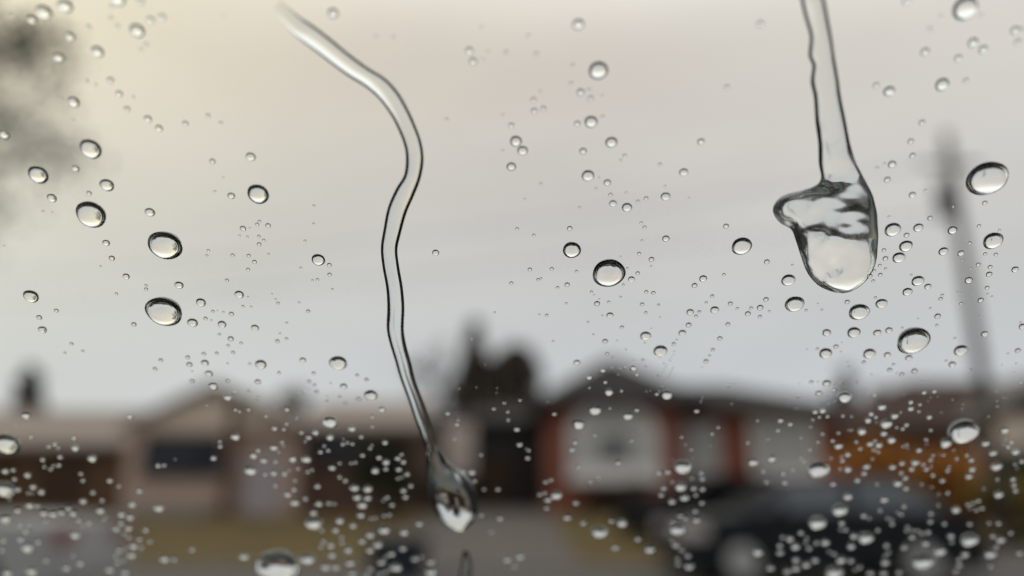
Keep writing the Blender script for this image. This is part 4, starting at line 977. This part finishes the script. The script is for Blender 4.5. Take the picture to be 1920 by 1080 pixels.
(6148,-1931,11.3), (6130,-2001,11.3), (6664,-2059,11.3), (7269,-1947,11.3), (7351,-1731,11.2), (5230,-1874,11.2), (2810,-3181,11.9), (4608,-916,10.7),
(6396,-2232,11.3), (2264,-1182,10.2), (2093,-1187,10.2), (1730,-1226,10.1), (-380,-1318,9.9), (2207,-1318,9.9), (6328,-558,9.5), (-519,-1734,10.1),
(2716,-1360,9.9), (2155,-1451,9.9), (2178,-1396,9.9), (2192,-1352,9.9), (2277,-1130,9.8), (2304,-1367,9.9), (2292,-1401,9.9), (2280,-1441,9.9),
(2266,-1490,10.0), (2249,-1530,10.0), (2232,-1582,10.0), (2793,-1965,10.2), (2798,-1926,10.2), (3151,-1650,10.0), (2018,-1797,10.1), (1222,-1421,9.9),
(7202,-1446,9.9), (4903,-1550,10.0), (6041,-1600,10.0), (5959,-1675,10.1), (6247,-1913,10.2), (5739,-1880,10.2), (7120,-1640,10.0), (5162,-1759,10.1),
(-2765,-2668,8.1), (5543,-2174,7.9),
]
rnd = random.Random(77)
for _ in range(5200):                                      # the rain goes on over the rest of the pane
    s = rnd.uniform(-.22, .17); x = rnd.uniform(-.42, .42)
    if abs(x) < .085 - .12 * s and -.066 < s < .05: continue
    FINE.append((x * 1e5, s * 1e5, 14 + 150 * rnd.random() ** 6))
caps = [cap_mesh('d', CONTACT + R(5 * k), 5, 12, 40 + k, SAG, .03) for k in (-1, 0, 1)]
vv = []; ff = []; n3 = []
for i, (x, s, r) in enumerate(FINE):
    v, f = caps[i % 3]; q = r * 1e-5; k = len(vv); c0 = gp(x * 1e-5, s * 1e-5, GAP)
    vv += [c0 - GX * (p[0] * q) + GU * (p[1] * q) + GN * (p[2] * q) for p in v]
    ff += [tuple(j + k for j in t) for t in f]
o = bpy.data.objects.new('rain_spray', to_mesh('rain_spray', vv, ff)); col.objects.link(o)
tag(o, 'fine rain beads scattered between the larger drops on the windscreen', 'rain spray', kind='stuff')

def smooth_path(pts, n):
    out_ = []
    m = len(pts)
    for i in range(m - 1):
        p0, p1, p2, p3 = pts[max(0, i - 1)], pts[i], pts[i + 1], pts[min(m - 1, i + 2)]
        for k in range(n):
            t = k / n
            out_.append([0.5 * ((2 * b) + (-a + c) * t + (2 * a - 5 * b + 4 * c - d) * t * t + (-a + 3 * b - 3 * c + d) * t ** 3) for a, b, c, d in zip(p0, p1, p2, p3)])
    out_.append(list(pts[-1])); return out_
def rivulet(name, rows, label, power=2.6, n=5, cols=30, rough=0.0, seed=0, froth=0.0):
    """rows: left x, left s, right x, right s, crest height (all in 0.01 mm on the glass)"""
    P = smooth_path(rows, n); v = []; f = []; fr_ = []
    K = cols + 1
    for (lx, ls, rx_, rs, hh) in P:
        for j in range(K):
            t = j / cols; u = 2 * (0.5 - 0.5 * math.cos(math.pi * t)) - 1
            x = lx + (rx_ - lx) * (u + 1) / 2; s = ls + (rs - ls) * (u + 1) / 2
            pw_ = power + (2.0 - power) * min(1, max(0, (hh - 95) / 120)); z = max(0.0, hh) * max(0.0, 1 - abs(u) ** pw_) ** .5
            if rough:
                nn = noise.noise(Vector((x * .0028 + seed, s * .0028, 0))) + .25 * noise.noise(Vector((x * .007, s * .007, seed + 3)))
                z *= 1 + rough * nn * min(1, max(0, (hh - 100) / 80))
            v.append(gp(x * 1e-5, s * 1e-5, z * 1e-5 + GAP)); fr_.append(froth * min(1, max(0, (hh - 120) / 90)))
    nr_ = len(P); nb_ = len(v)
    for i in range(nr_ - 1):
        for j in range(cols):
            a = i * K + j; f.append((a, a + 1, a + K + 1, a + K))
    me_v = v
    for i in range(nr_ - 1):                               # flat underside on the glass
        f.append((i * K, (i + 1) * K, (i + 1) * K + cols, i * K + cols))
    me = bpy.data.meshes.new(name); me.from_pydata(me_v, [], f); me.update()
    nt_ = (nr_ - 1) * cols
    for p in me.polygons: p.use_smooth = p.index < nt_
    at = me.attributes.new('froth', 'FLOAT', 'POINT'); at.data.foreach_set('value', fr_)
    me.materials.append(M['water'])
    o = bpy.data.objects.new(name, me); col.objects.link(o); tag(o, label, 'rivulet', 'water running down the windscreen'); return o
rivulet('water_rivulet', [(-2580,3595,-2491,3717,0), (-2494,3482,-2417,3640,17), (-2409,3356,-2302,3527,49), (-2307,3257,-2181,3442,87), (-2154,3127,-2007,3298,103), (-1977,2971,-1827,3133,110), (-1829,2855,-1618,2965,114), (-1682,2756,-1437,2843,114), (-1554,2637,-1311,2693,114), (-1456,2496,-1220,2515,114), (-1366,2314,-1142,2308,114), (-1286,2054,-1076,2067,114), (-1276,1848,-1065,1834,114), (-1318,1637,-1120,1587,118), (-1430,1457,-1221,1347,118), (-1551,1199,-1323,1123,114), (-1631,894,-1421,816,110), (-1691,619,-1481,579,110), (-1696,335,-1476,294,110), (-1677,0,-1456,0,114), (-1690,-321,-1459,-321,118), (-1728,-662,-1496,-708,118), (-1712,-912,-1480,-987,114), (-1664,-1226,-1435,-1303,114), (-1615,-1570,-1396,-1630,110), (-1530,-1978,-1305,-2020,110), (-1461,-2348,-1239,-2370,110), (-1399,-2621,-1188,-2610,114), (-1338,-2958,-1124,-2946,115), (-1343,-3305,-994,-3328,160), (-1360,-3724,-729,-3651,240), (-1348,-4096,-593,-3971,325), (-1271,-4429,-558,-4313,335), (-1127,-4731,-619,-4638,265), (-965,-4879,-748,-4811,135), (-858,-4892,-840,-4892,0)],
        'wriggling rivulet snaking down to a fat teardrop head', power=2.05, froth=.10)
rivulet('water_rivulet', [(2996,3988,3209,3988,0), (3026,3924,3251,3924,75), (3098,3706,3356,3706,114), (3175,3527,3430,3527,117), (3279,3310,3519,3310,117), (3310,3103,3595,3103,120), (3377,2983,3636,3001,120), (3397,2799,3708,2818,126), (3474,2611,3776,2630,129), (3557,2308,3899,2340,138), (3643,2054,4013,2067,144), (3704,1799,4133,1834,156), (3773,1601,4251,1665,120), (3721,1479,4350,1529,148), (3518,1376,4452,1384,205), (3323,1295,4519,1251,275), (3271,1146,4582,1108,348), (3379,994,4628,956,408), (3549,886,4675,801,440), (3654,698,4710,635,440), (3761,474,4742,458,410), (3887,236,4739,277,345), (4069,43,4680,93,245), (4276,-60,4557,-43,128), (4410,-86,4439,-86,0)],
        'straight rivulet ending in a ragged water blob with a side lobe', power=2.05, rough=.26, froth=.16, seed=4)
rivulet('water_rivulet', [(-821,-5388,-784,-5388,0), (-853,-5529,-734,-5529,60), (-890,-5788,-705,-5788,93), (-953,-6232,-717,-6232,99), (-1019,-6692,-769,-6692,90), (-979,-7169,-842,-7169,0)],
        'short stub of a rivulet at the bottom edge below the driveway', power=3.0)
